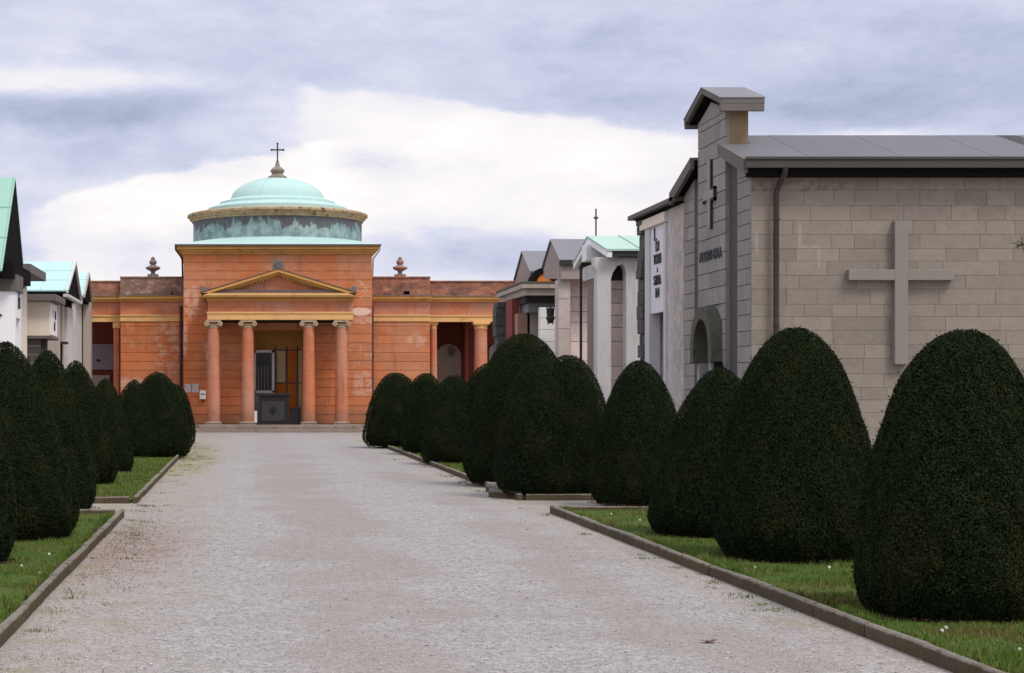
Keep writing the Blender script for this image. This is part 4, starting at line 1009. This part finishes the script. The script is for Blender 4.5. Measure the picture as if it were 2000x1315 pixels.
MB().box(9.0, 9.40, 33.12, 33.21, 6.07, 6.15).build('flashing', M['creamstone'], ma)
MB().box(9.05, 9.28, 33.3, 35.1, 6.80, 6.90).build('pier_neck', M['soffit'], ma)
rf = MB(); yA, yB = 33.195, 35.205; zA = zr_(yA)
chevron(rf, 9.40, 19.2, yA, YM, yB, zA, 6.49, zA, 0.05)
rf.prism([(31.45, 5.69), (yA, zA), (yA, zA - 0.05), (31.45, 5.64)], 'x', 8.86, 19.2); rf.prism([(36.95, 5.69), (yB, zA), (yB, zA - 0.05), (36.95, 5.64)], 'x', 8.86, 19.2)
for k in range(7):
    x = 10.0 + k * 1.45
    x += 0.2 * (k % 3); rf.prism([(31.46, 5.697), (34.19, 6.491), (34.19, 6.487), (31.46, 5.693)], 'x', x, x + 1.44 - 0.2 * (k % 2), tone=(0.2, 0.7, 0.45)[k % 3])
rf.build('roof', M['metalroof'], ma)
bg_ = MB(); bg_.prism([(31.45, 5.69), (33.19, zr_(33.19)), (33.19, zr_(33.19) - 0.22), (31.45, 5.44)], 'x', 8.78, 8.858)
bg_.build('bargeboard', M['fascia'], ma); bg_ = MB()
bg_.prism([(36.95, 5.69), (35.21, zr_(35.21)), (35.21, zr_(35.21) - 0.22), (36.95, 5.44)], 'x', 8.78, 8.858)
bg_.build('bargeboard', M['fascia'], ma)
so_ = MB(); so_.prism([(31.49, 5.60), (33.19, zr_(33.19) - 0.08), (33.19, zr_(33.19) - 0.18), (31.49, 5.50)], 'x', 8.87, 19.2); so_.prism([(36.9, 5.60), (35.21, zr_(35.21) - 0.08), (35.21, zr_(35.21) - 0.18), (36.9, 5.50)], 'x', 8.87, 19.2); so_.box(8.90, 19.1, 31.52, 31.748, 5.39, 5.53); so_.build('soffit', M['soffit'], ma)  # lower dark board paints the band of shade under the gutter
gu = MB(); gu.box(8.80, 19.2, 31.37, 31.445, 5.52, 5.70); gu.box(8.80, 19.2, 31.345, 31.37, 5.665, 5.715); gu.build('gutter', M['gutter_olive'], ma, bevel=0.006)
cpb = MB(); chevron(cpb, 8.745, 9.56, 32.84, YM, 35.56, 6.98, 7.39, 6.98, 0.10); chevron(cpb, 8.747, 8.83, 32.842, YM, 35.558, 6.90, 7.31, 6.90, 0.03); cpb.box(8.75, 9.555, 32.845, 32.93, 6.745, 6.90); cpb.box(8.75, 9.555, 35.47, 35.555, 6.80, 6.90)
cs_ = MB(); chevron(cs_, 8.832, 9.55, 32.932, YM, 35.468, 6.90, 7.285, 6.90, 0.03); cs_.build('cap_shade_liner', M['soffit'], ma)  # dark liner paints the shade on the cap's underside
cpb.build('pier_cap', M['capconc'], ma, bevel=0.008)
cb = MB(); chevron(cb, 8.735, 9.57, 32.83, YM, 35.57, 7.0, 7.41, 7.0, 0.02); cb.build('cap_flashing', M['slate'], ma)
xm = MB(); YC0, YC1 = 34.12, 34.30; xm.box(XP - 0.05, XP + 0.01, YC0, YC1, 4.72, 6.01); xm.box(XP - 0.055, XP + 0.01, 33.86, 34.62, 5.27, 5.43)
xmo = xm.build('pier_cross', M['jamb'], ma, bevel=0.006)
xd_ = MB(); xd_.box(XP - 0.045, XP + 0.012, YC0 - 0.05, YC0 - 0.002, 4.70, 6.02); xd_.box(XP - 0.05, XP + 0.012, 33.80, 33.858, 5.22, 5.48); xd_.box(XP - 0.05, XP + 0.012, 33.80, YC0 - 0.052, 5.22, 5.268); xd_.box(XP - 0.05, XP + 0.012, 33.80, YC0 - 0.052, 5.432, 5.48); xd_.box(XP - 0.045, XP + 0.012, 34.622, 34.67, 5.22, 5.34)
xd_.build('cross_shade', M['fascia_dark'], xmo)  # dark strips paint the shadow side and outline of the cross
wc = MB(); Y = 31.60; wc.box(wx(1748, Y), wx(1774, Y), Y, YN + 0.01, wz(712, Y), wz(431, Y)); wc.build('wall_cross', M['crossstone'], ma, bevel=0.008)
wc = MB(); Y = 31.603
wc.box(wx(1658, Y), wx(1748, Y) + 0.004, Y, YN + 0.01, wz(547.5, Y), wz(526.5, Y)); wc.box(wx(1774, Y) - 0.004, wx(1865, Y), Y, YN + 0.01, wz(547.5, Y), wz(526.5, Y)); wc.build('wall_cross', M['crossstone'], ma, bevel=0.008)
Y = 31.62; xd = wx(1516, Y)
dp = MB(); dp.tube([(wx(1527, Y), 31.42, 5.53), (wx(1527, Y), 31.44, 5.42), (wx(1521, Y), 31.56, 5.28), (xd, Y, 5.10), (xd, Y, 3), (xd, Y, 0.05)], 0.05, 12)
for z in (4.62, 2.75, 0.9): dp.tube([(xd, Y, z), (xd, Y, z + 0.04)], 0.062, 12)
dp.build('drainpipe', M['pipe_brown'], ma, smooth=True)
lettering('lettering', 'ALBERTI-SALA', 0.27, M['letter_grey'], (XP - 0.012, 34.22, wz(499, 34.2)), FACE_L, ma, sx=0.84, spacing=1.15)
# arched door hood
HXf = 8.72
def arch_poly(yc, r_out, r_in, z0, zs, hz, n_=14):
    o_ = [(yc + r_out * math.cos(a), zs + hz * math.sin(a)) for a in [math.pi * k / n_ for k in range(n_ + 1)]]
    i_ = [(yc + r_in * math.cos(a), zs - 0.02 + (hz - 0.22) * math.sin(a)) for a in [math.pi * k / n_ for k in range(n_ + 1)]]
    return [(yc + r_out, z0)] + o_ + [(yc - r_out, z0), (yc - r_in, z0)] + i_[::-1] + [(yc + r_in, z0)]
hd = MB(); hd.prism(arch_poly(34.2, 0.78, 0.55, 2.15, 2.42, 0.80), 'x', HXf, 9.2); hd.build('door_hood', M['moss'], ma, bevel=0.012)
MB().box(8.79, 8.94, 33.36, 33.475, 0, 2.148).build('side_screen', M['soffit'], ma)
jb = MB(); jb.box(8.73, 8.86, 33.50, 33.62, 0, 2.148); jb.build('door_jamb', M['jamb'], ma, bevel=0.01)
MB().box(8.84, 9.1, 34.74, 34.92, 0, 2.148).build('door_jamb', M['jamb'], ma, bevel=0.01)
MB().box(9.10, 9.3, 33.66, 34.74, 0, 2.9).build('door', M['olive'], ma)
MB().box(9.06, 9.3, 33.44, 33.48, 0, 2.9).build('reveal', M['shade_gap'], ma)
MB().box(9.02, 9.09, 33.60, 34.80, 2.12, 2.93).build('hood_shade', M['soffit'], ma)  # dark panel stands for the shade inside the arch

# ------------------------------------------------------------------ rough marble tomb with lettered panel
rt = thing('marble_tomb', 'pale rough marble tomb with black letters on a tall white panel', 'tomb', (10.5, 38.6, 0))
r0, r1 = YF_ + 0.02, 40.55; XT = 9.0
bd = MB(); bd.box(XT, 13, r0, 38.16, 0, 5.46); bd.box(XT, 13, 39.62, 40.0, 0, 5.46); bd.box(XT, 13, 38.16, 39.62, 5.22, 5.46); bd.box(XT + 0.5, 13, 38.16, 39.62, 0, 5.22)
bd.build('wall', M['roughmarble'], rt)
tf = MB(); Yp0, Yp1 = yd(1300, XT), yd(1272, XT)
tf.box(XT - 0.05, XT + 0.2, 38.0, Yp0, 0, 5.2); tf.box(XT - 0.05, XT + 0.2, Yp1, 39.95, 0, 5.2)
tf.build('panel_frame', M['marble_frame'], rt, bevel=0.01)
MB().box(XT - 0.09, XT + 0.2, 37.95, 40.3, 5.2, 5.42).build('lintel', M['creamstone'], rt, bevel=0.012)
Ym = (Yp0 + Yp1) / 2; zb_ = wz(608, Yp0)
MB().box(XT - 0.01, XT + 0.12, Yp0 + 0.003, Yp1 - 0.003, zb_, 5.198).build('panel', M['marble'], rt)
MB().box(XT + 0.40, XT + 0.49, Yp0 + 0.003, Yp1 - 0.003, 0, zb_).build('door', M['tomb_grey'], rt)
for txt, py, sz, sx, dyy in (('L', 460, 0.40, 1.3, 0.2), ('DI', 484, 0.31, 1.1, 0), ('TORRI', 509, 0.30, 0.82, 0), ('I', 530, 0.15, 1.0, 0), ('STRA', 550, 0.30, 0.95, 0), ('IN', 575, 0.30, 1.2, 0)):
    lettering('lettering', txt, sz, M['letter'], (XT - 0.022, Ym + dyy, wz(py - 2, Ym)), FACE_L, rt, ext=0.01, sx=sx)
rp = MB(); rp_r = random.Random(4)
z = 0.0
while z < 5.45:
    h = rp_r.uniform(0.16, 0.34); rp.box(XT - rp_r.uniform(0.0, 0.14), XT + 0.5, 40.05, 40.62 + rp_r.uniform(-0.05, 0.04), z, min(z + h, 5.45)); z += h + 0.004
rp.build('rock_pilaster', M['darkrock'], rt, bevel=0.02)
MB().box(8.78, 13, r0, 40.95, 5.50, 5.60).build('roof_slab', M['fascia'], rt, bevel=0.01)
MB().box(8.9, 13, r0, 40.7, 5.455, 5.498).build('soffit', M['soffit'], rt)

# ------------------------------------------------------------------ portico chapel with green roof
gp = thing('portico_chapel', 'pale concrete portico chapel with a green copper gable roof', 'chapel', (10.8, 45.8, 0))
yn, yr, yf = 43.3, 45.8, 47.8
rf = MB(); chevron(rf, 8.78, 13.5, yn, yr, yf, 5.05, 5.58, 5.05, 0.05); seams(rf, [9.6, 10.9, 12.2], yn, yr, yf, 5.05, 5.58, 5.05)
rf.build('roof', M['roofchalk'], gp)
br = MB(); chevron(br, 8.80, 8.92, yn + 0.02, yr, yf - 0.02, 4.998, 5.528, 4.998, 0.15); br.build('bargeboard', M['whitestone'], gp)
ev = MB(); chevron(ev, 8.93, 13.5, yn + 0.03, yr, yf - 0.03, 4.995, 5.525, 4.995, 0.13); ev.build('eaves', M['fascia_dark'], gp)
rb = MB(); rb.box(8.70, 9.5, 45.45, 46.05, 4.92, 5.34); rb.build('ridge_block', M['whitestone'], gp, bevel=0.01)
# near frame: two posts with a haunched beam between them, along X
yb0, yb1 = 43.55, 43.95
po = MB(); xa0, xa1 = wx(1166, yb0), wx(1193, yb0); xb0, xb1 = wx(1223, yb0), wx(1252, yb0)
ztp = 4.86; zsp = wz(545, yb0)
xm_ = (xa1 + xb0) / 2
pts = [(xa0, 0), (xa1, 0), (xa1, wz(547, yb0)), (xa1 + 0.05, wz(533, yb0)), (xm_ - 0.02, wz(519, yb0)), (xb0 - 0.09, wz(516, yb0)), (xb0 - 0.02, wz(524, yb0)), (xb0, wz(535, yb0)), (xb0, 0), (xb1 + 0.3, 0), (xb1 + 0.3, ztp), (xa0 - 0.06, ztp), (xa0 - 0.06, wz(520, yb0)), (xa0, wz(532, yb0))]
po.prism(pts, 'y', yb0, yb1); po.build('near_frame', M['concrete'], gp, bevel=0.012)
fr = MB(); fr.box(8.95, 9.05, 43.96, 47.2, 4.5, 4.86); fr.build('beam', M['concrete'], gp)
wl_ = MB(); MB().box(9.06, 10.6, 44.12, 44.25, 4.34, 4.855).build('lintel', M['fascia_dark'], gp)  # dark strip above the pink wall stands for shade inside the portico
wl_.courses('y', 44.16, 9.06, 10.6, 0, 4.335, [0.30, 0.34, 0.62], (0.35, 1.0), random.Random(31), gap=0.014, ch=0.006, depth=0.06); wl_.build('wall', M['ashlar_pink'], gp)
MB().box(9.08, 10.6, 44.23, 47.3, 0, 4.32).build('wall_backing', M['mortar_pink'], gp)
MB().box(10.6, 13.5, 44.0, 47.31, 0, 4.86).build('cella', M['concrete'], gp)
dpp = MB(); xd = wx(1165, 46.7); dpp.tube([(8.80, 46.7, 0), (8.80, 46.7, 4.9)], 0.035, 8); dpp.build('drainpipe', M['iron'], gp, smooth=True)
pz = thing('roof_spike', 'thin iron spike with a small cross knob above the green portico roof', 'finial', (wx(1164, 46), 46.0, 5.5))
x_ = wx(1164, 46); s_ = MB(); s_.tube([(x_, 46, 5.45), (x_, 46, wz(408, 46))], 0.02, 6); s_.box(x_ - 0.06, x_ + 0.06, 45.98, 46.02, wz(427, 46), wz(424, 46)); s_.lathe(x_, 46, [(0, wz(430, 46)), (0.05, wz(427, 46)), (0, wz(423, 46))], 8); s_.build('spike', M['iron'], pz)

# ------------------------------------------------------------------ grey gabled chapels
g1 = thing('gabled_chapel', 'beige ashlar chapel with a steep grey slate gable, nearer of two', 'chapel', (10.8, 51.5, 0), 'small slate-roofed chapels')
rf = MB(); chevron(rf, 8.85, 13.5, 50.15, 51.7, 53.2, 5.29, 6.0, 5.29, 0.04); rf.build('roof', M['slate'], g1)
gb = MB(); gb.prism([(50.2, 4.75), (53.1, 4.95), (53.1, 5.24), (51.7, 5.95), (50.2, 5.24)], 'x', 8.90, 13.4); gb.build('gable', M['gable'], g1)
ev = MB(); ev.box(8.86, 13.5, 50.12, 50.24, 5.12, 5.28); ev.build('eaves', M['fascia_dark'], g1)
pl = MB(); pl.courses('y', 50.35, wx(1090, 50.35), wx(1114, 50.35), 0, 5.1, 0.84, (3, 4), random.Random(5), gap=0.012, ch=0.005, depth=0.08); pl.box(wx(1090, 50.35) - 0.001, wx(1114, 50.35) - 0.004, 50.42, 50.85, 0, 4.74)
pl.build('pilaster', M['ashlar_beige'], g1)
pw = MB(); pw.courses('y', 50.9, wx(1114, 50.9), 10.9, 0, 5.1, [0.42, 0.55, 0.3], (0.5, 1.2), random.Random(6), gap=0.014, ch=0.005, depth=0.06); pw.build('wall', M['ashlar_pink'], g1)
MB().box(wx(1114, 50.9) + 0.01, 13.4, 50.95, 53.1, 0, 5.12).build('wall_backing', M['mortar_pink'], g1)

g2 = thing('gabled_chapel', 'pinkish chapel with a slate gable, farther of two, behind the flat canopy tomb', 'chapel', (10.8, 57, 0), 'small slate-roofed chapels')
rf = MB(); chevron(rf, 8.85, 13.5, 55.4, 57.05, 58.7, 5.33, 6.08, 5.28, 0.05); rf.build('roof', M['slate'], g2)
gb = MB(); gb.prism([(55.5, 0), (58.6, 0), (58.6, 5.22), (57.05, 5.99), (55.5, 5.25)], 'x', 8.9, 13.4); gb.build('wall', M['gable'], g2)
oa = thing('orange_lunette', 'small orange arched gable end seen between the two slate roofs', 'tomb', (9.25, 54.9, 4.9))
Y = 54.75; xc_, rr2 = wx(1063, Y), wx(1078, Y) - wx(1063, Y)
zc = wz(556, Y)
MB().prism([(xc_ - rr2, zc - 0.1), (xc_ + rr2, zc - 0.1)] + [(xc_ + rr2 * math.cos(a), zc + 0.34 * math.sin(a)) for a in [math.pi * k / 12 for k in range(13)]], 'y', Y, Y + 0.5).build('wall', M['orange_panel'], oa)
a_ = MB(); a_.prism([(xc_ + (rr2 + 0.02) * math.cos(a), zc + 0.355 * math.sin(a)) for a in [math.pi * k / 12 for k in range(13)]] + [(xc_ + (rr2 + 0.2) * math.cos(a), zc + 0.52 * math.sin(a)) for a in [math.pi * k / 12 for k in range(12, -1, -1)]], 'y', Y - 0.06, Y + 0.55)
a_.build('roof', M['soffit'], oa)

# flat canopy tomb with porphyry posts
ct = thing('canopy_tomb', 'open tomb under a flat mossy canopy with a red stone post and dark rock pillar', 'tomb', (9.3, 57, 0))
Xc = 8.45; cy0, cy1 = 54.3, 59.9; zc0, zc1 = wz(572, 56.3) , wz(557, 55)
cs = MB(); cs.prism([(Xc, cy0), (11.5, cy0), (11.5, cy1), (Xc, cy1)], 'z', zc1 - 0.14, zc1); cs.prism([(Xc + 0.1, cy0 + 0.1), (11.5, cy0 + 0.1), (11.5, cy1 - 0.1), (Xc + 0.1, cy1 - 0.1)], 'z', zc1 - 0.34, zc1 - 0.142)
cs.build('canopy', M['concrete_beige'], ct, bevel=0.01)
MB().box(Xc - 0.01, 11.5, cy0 - 0.01, cy1 + 0.01, zc1 + 0.002, zc1 + 0.07).build('coping', M['moss'], ct)
c2 = MB(); c2.box(Xc + 0.2, 11.0, 54.9, 56.6, wz(592, 55), wz(580, 55)); c2.build('lower_slab', M['fascia_dark'], ct)
MB().box(Xc + 0.3, 11.0, 55.0, 56.5, wz(610, 55), wz(592, 55) - 0.003).build('lower_beam', M['slate'], ct)
MB().box(wx(1000, 56.3), wx(1014, 56.3), 56.3, 57.6, 0, zc1 - 0.35).build('post', M['redbrown'], ct)
MB().box(wx(1014, 55.3), wx(1033, 55.3), 55.6, 56.2, 0, wz(611, 55)).build('post', M['pinkbrown'], ct, label='pink granite post of the canopy')
MB().box(wx(1033, 56) + 0.005, wx(1053, 56), 55.9, 57.8, 0, zc1 - 0.35).build('back_wall', M['shade_gap'], ct)
rkp = MB(); z = 0.0; rr3 = random.Random(9)
x0_, x1_ = wx(971, 58.2), wx(998, 58.2)
while z < zc1 - 0.36:
    h = rr3.uniform(0.18, 0.34); h = min(h, zc1 - 0.355 - z); rkp.box(x0_ + rr3.uniform(-0.05, 0.06), x1_ + rr3.uniform(-0.04, 0.04), 58.2 + rr3.uniform(-0.06, 0.04), 59.0, z, z + h - 0.004, tone=rr3.random()); z += h
rkp.build('rock_pillar', M['darkrock'], ct, bevel=0.02)
ws = thing('white_tomb_wall', 'bright white block wall behind the hanging lantern', 'wall', (wx(1070, 54.6), 54.6, 0))
MB().courses('y', 54.5, wx(1054, 54.5), wx(1092, 54.5), 0, wz(600, 54.5), [0.36, 0.42], (0.5, 1.0), random.Random(8), gap=0.012, ch=0.006, depth=0.3).build('blocks', M['whitewall'], ws)
ln = thing('hanging_lantern', 'black wrought lantern hanging in front of the white block wall', 'lantern', (wx(1075, 53.6), 53.6, wz(598, 53.6)))
xl, yl = wx(1075, 53.6), 53.6; l_ = MB()
l_.tube([(xl, yl, wz(592, yl)), (xl, yl, wz(600, yl))], 0.015, 6)
l_.lathe(xl, yl, [(0.03, wz(600, yl)), (0.13, wz(604, yl)), (0.10, wz(607, yl)), (0.09, wz(617, yl)), (0.14, wz(621, yl)), (0.10, wz(627, yl)), (0.03, wz(632, yl))], 8)
for sx in (-1, 1):
    l_.tube([(xl + sx * 0.11, yl, wz(597, yl)), (xl + sx * 0.09, yl, wz(615, yl)), (xl + sx * 0.07, yl, wz(634, yl))], 0.02, 5)
l_.tube([(xl, yl, wz(622, yl)), (xl + 0.22, yl, wz(619, yl))], 0.03, 5)
l_.build('body', M['iron'], ln)

# ------------------------------------------------------------------ left tombs
def gab_left(label, X0, Xb, yn, yr, yf, zn, zr, zf, mat, eav, group='green-roofed chapels of the left row'):
    t_ = thing('gabled_chapel', label, 'chapel', (X0 - 1.5, yr, 0), group)
    rf = MB(); chevron(rf, Xb, X0, yn, yr, yf, zn, zr, zf, 0.05); seams(rf, [X0 - 0.05 - 0.85 * k for k in range(int((X0 - Xb) / 0.85) + 1)], yn, yr, yf, zn, zr, zf, 0.014)
    for f_ in (0.33, 0.66): 
        y, z = yn + (yr - yn) * f_, zn + (zr - zn) * f_ + 0.012; rf.box(Xb, X0, y - 0.012, y + 0.012, z - 0.02, z + 0.008, tone=0.15)
    rf.build('roof', mat, t_)
    gb = MB(); gb.prism([(yn + 0.02, zn - 0.055), (yn + 0.02, zn - 0.12), (yf - 0.02, zf - 0.12), (yf - 0.02, zf - 0.055), (yr, zr - 0.055)], 'x', Xb, X0 - 0.012); gb.build('gable', M['soffit'], t_)
    return t_
# 1: white tomb under the steep roof
T1 = gab_left('white tomb with a steep green copper roof and black gable at the left edge', -6.2, -12, 46.1, 48.8, 51.0, 4.75, 7.43, 4.65, M['roofgreen'], None)
MB().box(-12, -5.95, 46.4, 50.2, 4.55, 4.95).build('eaves', M['soffit'], T1)  # blackened block paints the shade between eave and fascia
X1 = -5.9; n1 = yd(33, X1); f1 = yd(45.5, X1)
MB().box(-12, X1, n1, f1, 4.22, 4.66).build('fascia', M['fascia'], T1, bevel=0.01)
bd = MB(); xk = X1 - 0.05; nk, fk = n1 + 0.06, f1 - 0.06; ya, yb = nk + 0.22, fk - 0.25; zk = wz(620, nk)
bd.box(-12, xk, nk, fk, zk, 4.218); bd.box(-12, xk, nk, ya, 0, zk); bd.box(-12, xk, yb, fk, 0, zk); bd.box(-12, xk - 0.25, ya, yb, 0, zk)
bd.build('wall', M['whitestone'], T1)
for txt, py, sz in (('R', 579, 0.26), ('DI', 593, 0.42)):
    lettering('lettering', txt, sz, M['letter'], (xk + 0.012, (nk + fk) / 2 + 0.1, wz(py, nk + 0.6)), FACE_R, T1, ext=0.01, sx=1.2)
MB().lathe(wx(0.5, nk), nk - 0.02, [(0, wz(619, nk)), (0.05, wz(617, nk)), (0.05, wz(615, nk)), (0, wz(613, nk))], 8).build('lamp', M['iron'], T1)
# 2: flat slab canopy
T2 = thing('slab_canopy', 'grey flat concrete slab canopy jutting out beyond the white tomb', 'canopy', (-7, 54, 0))
n2, f2 = yd(60, -6.2), yd(90, -6.2); zt2 = wz(515, n2)
MB().prism([(-12, n2), (-6.2, n2), (-6.2, f2), (-12, f2)], 'z', zt2 - 0.27, zt2).build('slab', M['fascia'], T2, bevel=0.012)
MB().box(-11.5, -6.75, n2 + 0.35, f2 - 0.4, 0, zt2 - 0.27).build('wall', M['creamstone'], T2)
# 3: cream tomb box raised on a base
T3 = thing('cream_tomb', 'cream box tomb with black marks, raised on a dark open base', 'tomb', (-7, 58.5, 0))
X3 = -6.2; n3, f3 = yd(97, X3), yd(110, X3)
MB().box(-11, X3, n3, f3, wz(656, n3), wz(589, n3)).build('body', M['creamstone'], T3, bevel=0.01)
MB().box(X3 + 0.002, X3 + 0.03, n3 + 0.03, f3 - 0.02, wz(654, n3), wz(591, n3)).build('front_slab', M['white'], T3)
fs = MB(); fs.box(-11, X3 + 0.25, n3 - 0.35, f3 + 0.55, wz(589, n3) + 0.002, wz(576, n3)); fs.build('roof_slab', M['fascia'], T3, bevel=0.012)
fs = MB(); fs.box(-11, X3 + 0.08, n3 - 0.06, f3 + 0.1, wz(662, n3), wz(656, n3) - 0.002); fs.build('base_slab', M['fascia'], T3, bevel=0.01)
bb_ = MB(); zq = wz(662, n3) - 0.002
bb_.box(-8.2, -8.0, n3 + 0.1, n3 + 0.3, 0, zq); bb_.box(-6.5, -6.3, n3 + 0.1, n3 + 0.3, 0, zq); bb_.build('leg', M['fascia_dark'], T3)
MB().courses('y', n3 + 0.7, -7.85, -6.45, 0, zq, 0.28, (0.3, 0.6), random.Random(2), gap=0.02, ch=0.01, depth=0.4).build('back_wall', M['greystone'], T3)
MB().box(-11, -8.2, n3 + 0.2, f3, 0, zq).build('side_wall', M['shade_gap'], T3)
for py, dyy, sz in ((613, -0.35, 0.42), (616, 0.4, 0.45), (638, 0.15, 0.45)):
    lettering('lettering', 'I' if dyy < 0 else 'M', sz, M['letter'], (X3 + 0.034, (n3 + f3) / 2 + dyy, wz(py, n3 + 0.8)), FACE_R, T3, ext=0.008, sx=1.3)
# 4: pale green roof chapel
T4 = gab_left('chapel with a wide pale green copper roof in the left row', -6.2, -10.6, 62.7, 65.8, 68.3, 5.16, 6.37, 5.08, M['roofpale'], None)
bg4 = MB(); bg4.prism([(62.7, 5.16), (65.8, 6.37), (65.8, 6.28), (62.7, 5.05)], 'x', -6.2, -6.12); bg4.prism([(68.3, 5.08), (65.8, 6.37), (65.8, 6.28), (68.3, 4.97)], 'x', -6.2, -6.12)
bg4.box(-6.3, -6.12, 62.7, 68.2, 4.92, 5.02); bg4.build('bargeboard', M['concrete'], T4)
MB().box(-10.6, -6.5, 62.9, 68.0, 4.72, 4.98).build('eaves', M['soffit'], T4)
w4 = MB(); w4.box(-10.4, -6.75, 63.2, 67.8, 0, 4.72); w4.build('wall', M['concrete_beige'], T4)
for (a, b2) in ((63.1, 63.7), (64.6, 65.2)): MB().box(-6.9, -6.5, a, b2, 0, 4.72).build('pilaster', M['concrete_beige'], T4, bevel=0.02)
MB().box(-7.2, -6.45, 65.9, 67.9, 0, 4.72).build('pilaster', M['concrete'], T4, bevel=0.02)
MB().box(-6.75, -6.5, 64.0, 64.4, 0, 3.3).build('doorway', M['soffit'], T4)
MB().box(-6.75, -6.3, 63.8, 64.6, 3.3, 3.38).build('door_canopy', M['fascia_dark'], T4)
# 5: last small green roof
T5 = gab_left('small chapel with a pale green gable next to the left colonnade', -6.2, -9.5, 69.3, 71.6, 73.0, 5.35, 6.35, 5.2, M['roofpale'], None)
MB().box(-9.4, -6.5, 69.5, 72.8, 0, 5.25).build('wall', M['concrete'], T5)
MB().box(-6.45, -6.15, 72.2, 72.9, 0, 5.2).build('pilaster', M['concrete_beige'], T5)
MB().prism([(69.3, 5.35), (71.6, 6.35), (73.0, 5.2), (73.0, 5.08), (71.6, 6.25), (69.3, 5.23)], 'x', -6.2, -6.12).build('bargeboard', M['concrete_beige'], T5)

# ------------------------------------------------------------------ conifer whose branch tips reach in at the right
g = np.random.default_rng(77)
TX = 10.76
tr = thing('conifer_tree', 'conifer mostly out of view, its branch tips reaching in at the right edge', 'tree', (TX, 21.5, 0))
tk = MB(); tk.tube([(TX, 21.5, -0.1), (TX + 0.02, 21.5, 2.0), (TX - 0.02, 21.52, 4.0), (TX, 21.5, 6.2)], 0.15, 10, r1=0.03)
fv = []; ftn = []
for k in range(70):
    z = 1.2 + 4.8 * (k / 70) ; a = g.uniform(0, 6.283); L = (1.25 if abs(z - 3.7) > 0.45 else 1.45) * (1 - 0.75 * max(0, (z - 3.9) / 2.3)) * g.uniform(0.75, 1.0)
    if z < 2.9: L *= 0.75
    if math.cos(a) < -0.9: L *= 0.88
    tip = np.array([TX + L * math.cos(a), 21.5 + L * math.sin(a), z - 0.12 + 0.2 * g.random()]); st_ = np.array([TX, 21.5, z])
    tk.tube([tuple(st_), tuple((st_ + tip) / 2 + np.array([0, 0, 0.06])), tuple(tip)], 0.018, 5, r1=0.004)
    m_ = 320; tt = g.uniform(0.25, 1.0, m_)[:, None]; p = st_ + (tip - st_) * tt + g.normal(0, 0.06, (m_, 3)) * (1.3 - tt)
    dr_ = (tip - st_) / np.linalg.norm(tip - st_) * 0.6 + g.normal(0, 0.5, (m_, 3)); dr_ /= np.linalg.norm(dr_, axis=1)[:, None]
    sd_ = np.cross(dr_, g.normal(0, 1, (m_, 3))); sd_ /= np.linalg.norm(sd_, axis=1)[:, None]
    fv.append(np.stack([p, p + dr_ * 0.04 + sd_ * 0.006, p + dr_ * 0.09, p + dr_ * 0.04 - sd_ * 0.006], 1).reshape(-1, 3)); ftn.append(g.random(m_))
tk.build('trunk', M['bark'], tr, smooth=True)
fv = np.concatenate(fv); raw_mesh('crown', fv, np.arange(len(fv)), 4, np.concatenate(ftn), M['conifer'], origin=(TX, 21.5, 0), parent=tr)

# ------------------------------------------------------------------ daisies, fallen leaf
for (px, py) in ((1475, 1111), (1620, 1111), (1840, 1236), (1848, 1230), (1194, 1006), (1992, 1273), (1906, 1288), (1250, 1018), (77, 1122), (42, 1108), (96, 1085)):
    Y = EYE * F / (py - HY) * 0.968; x = wx(px, Y); z = 0.066
    d_ = MB(); 
    for k in range(8):
        a = 2 * math.pi * k / 8; ca_, sa_ = math.cos(a), math.sin(a)
        def pt(rr, an, up): return (x + rr * math.cos(an), Y + rr * math.sin(an) * 0.6, z + rr * math.sin(an) * 0.8 + up)
        d_.face([pt(0.003, a, 0), pt(0.009, a - 0.3, 0.001), pt(0.012, a, 0.001), pt(0.009, a + 0.3, 0.001)])
    d_.tube([(x, Y, 0.04), (x, Y, z)], 0.0012, 4); d_.lathe(x, Y, [(0.004, z), (0.003, z + 0.004), (0, z + 0.005)], 6)
    props(d_.build('daisy', M['petal'], origin=(x, Y, 0.045)), 'small white daisy open in the grass', 'flower', 'daisies in the grass')
Y = EYE * F / (1256 - HY); x = wx(1383, Y); lf = MB()
pts = [(-0.055, 0), (-0.03, 0.03), (-0.01, 0.022), (0.0, 0.05), (0.015, 0.022), (0.04, 0.032), (0.06, 0.0), (0.035, -0.025), (0.01, -0.02), (-0.01, -0.04), (-0.03, -0.02)]
def lz(a, b_): return 0.006 + 0.25 * abs(a) + 3.0 * b_ * b_
cen = (x, Y, 0.004)
for k in range(len(pts)):
    a, b_ = pts[k], pts[(k + 1) % len(pts)]
    lf.face([cen, (x + a[0], Y + a[1], lz(*a)), (x + b_[0], Y + b_[1], lz(*b_))])
props(lf.build('dead_leaf', M['deadleaf'], origin=(x, Y, 0)), 'dry brown curled leaf lying alone on the gravel', 'leaf')
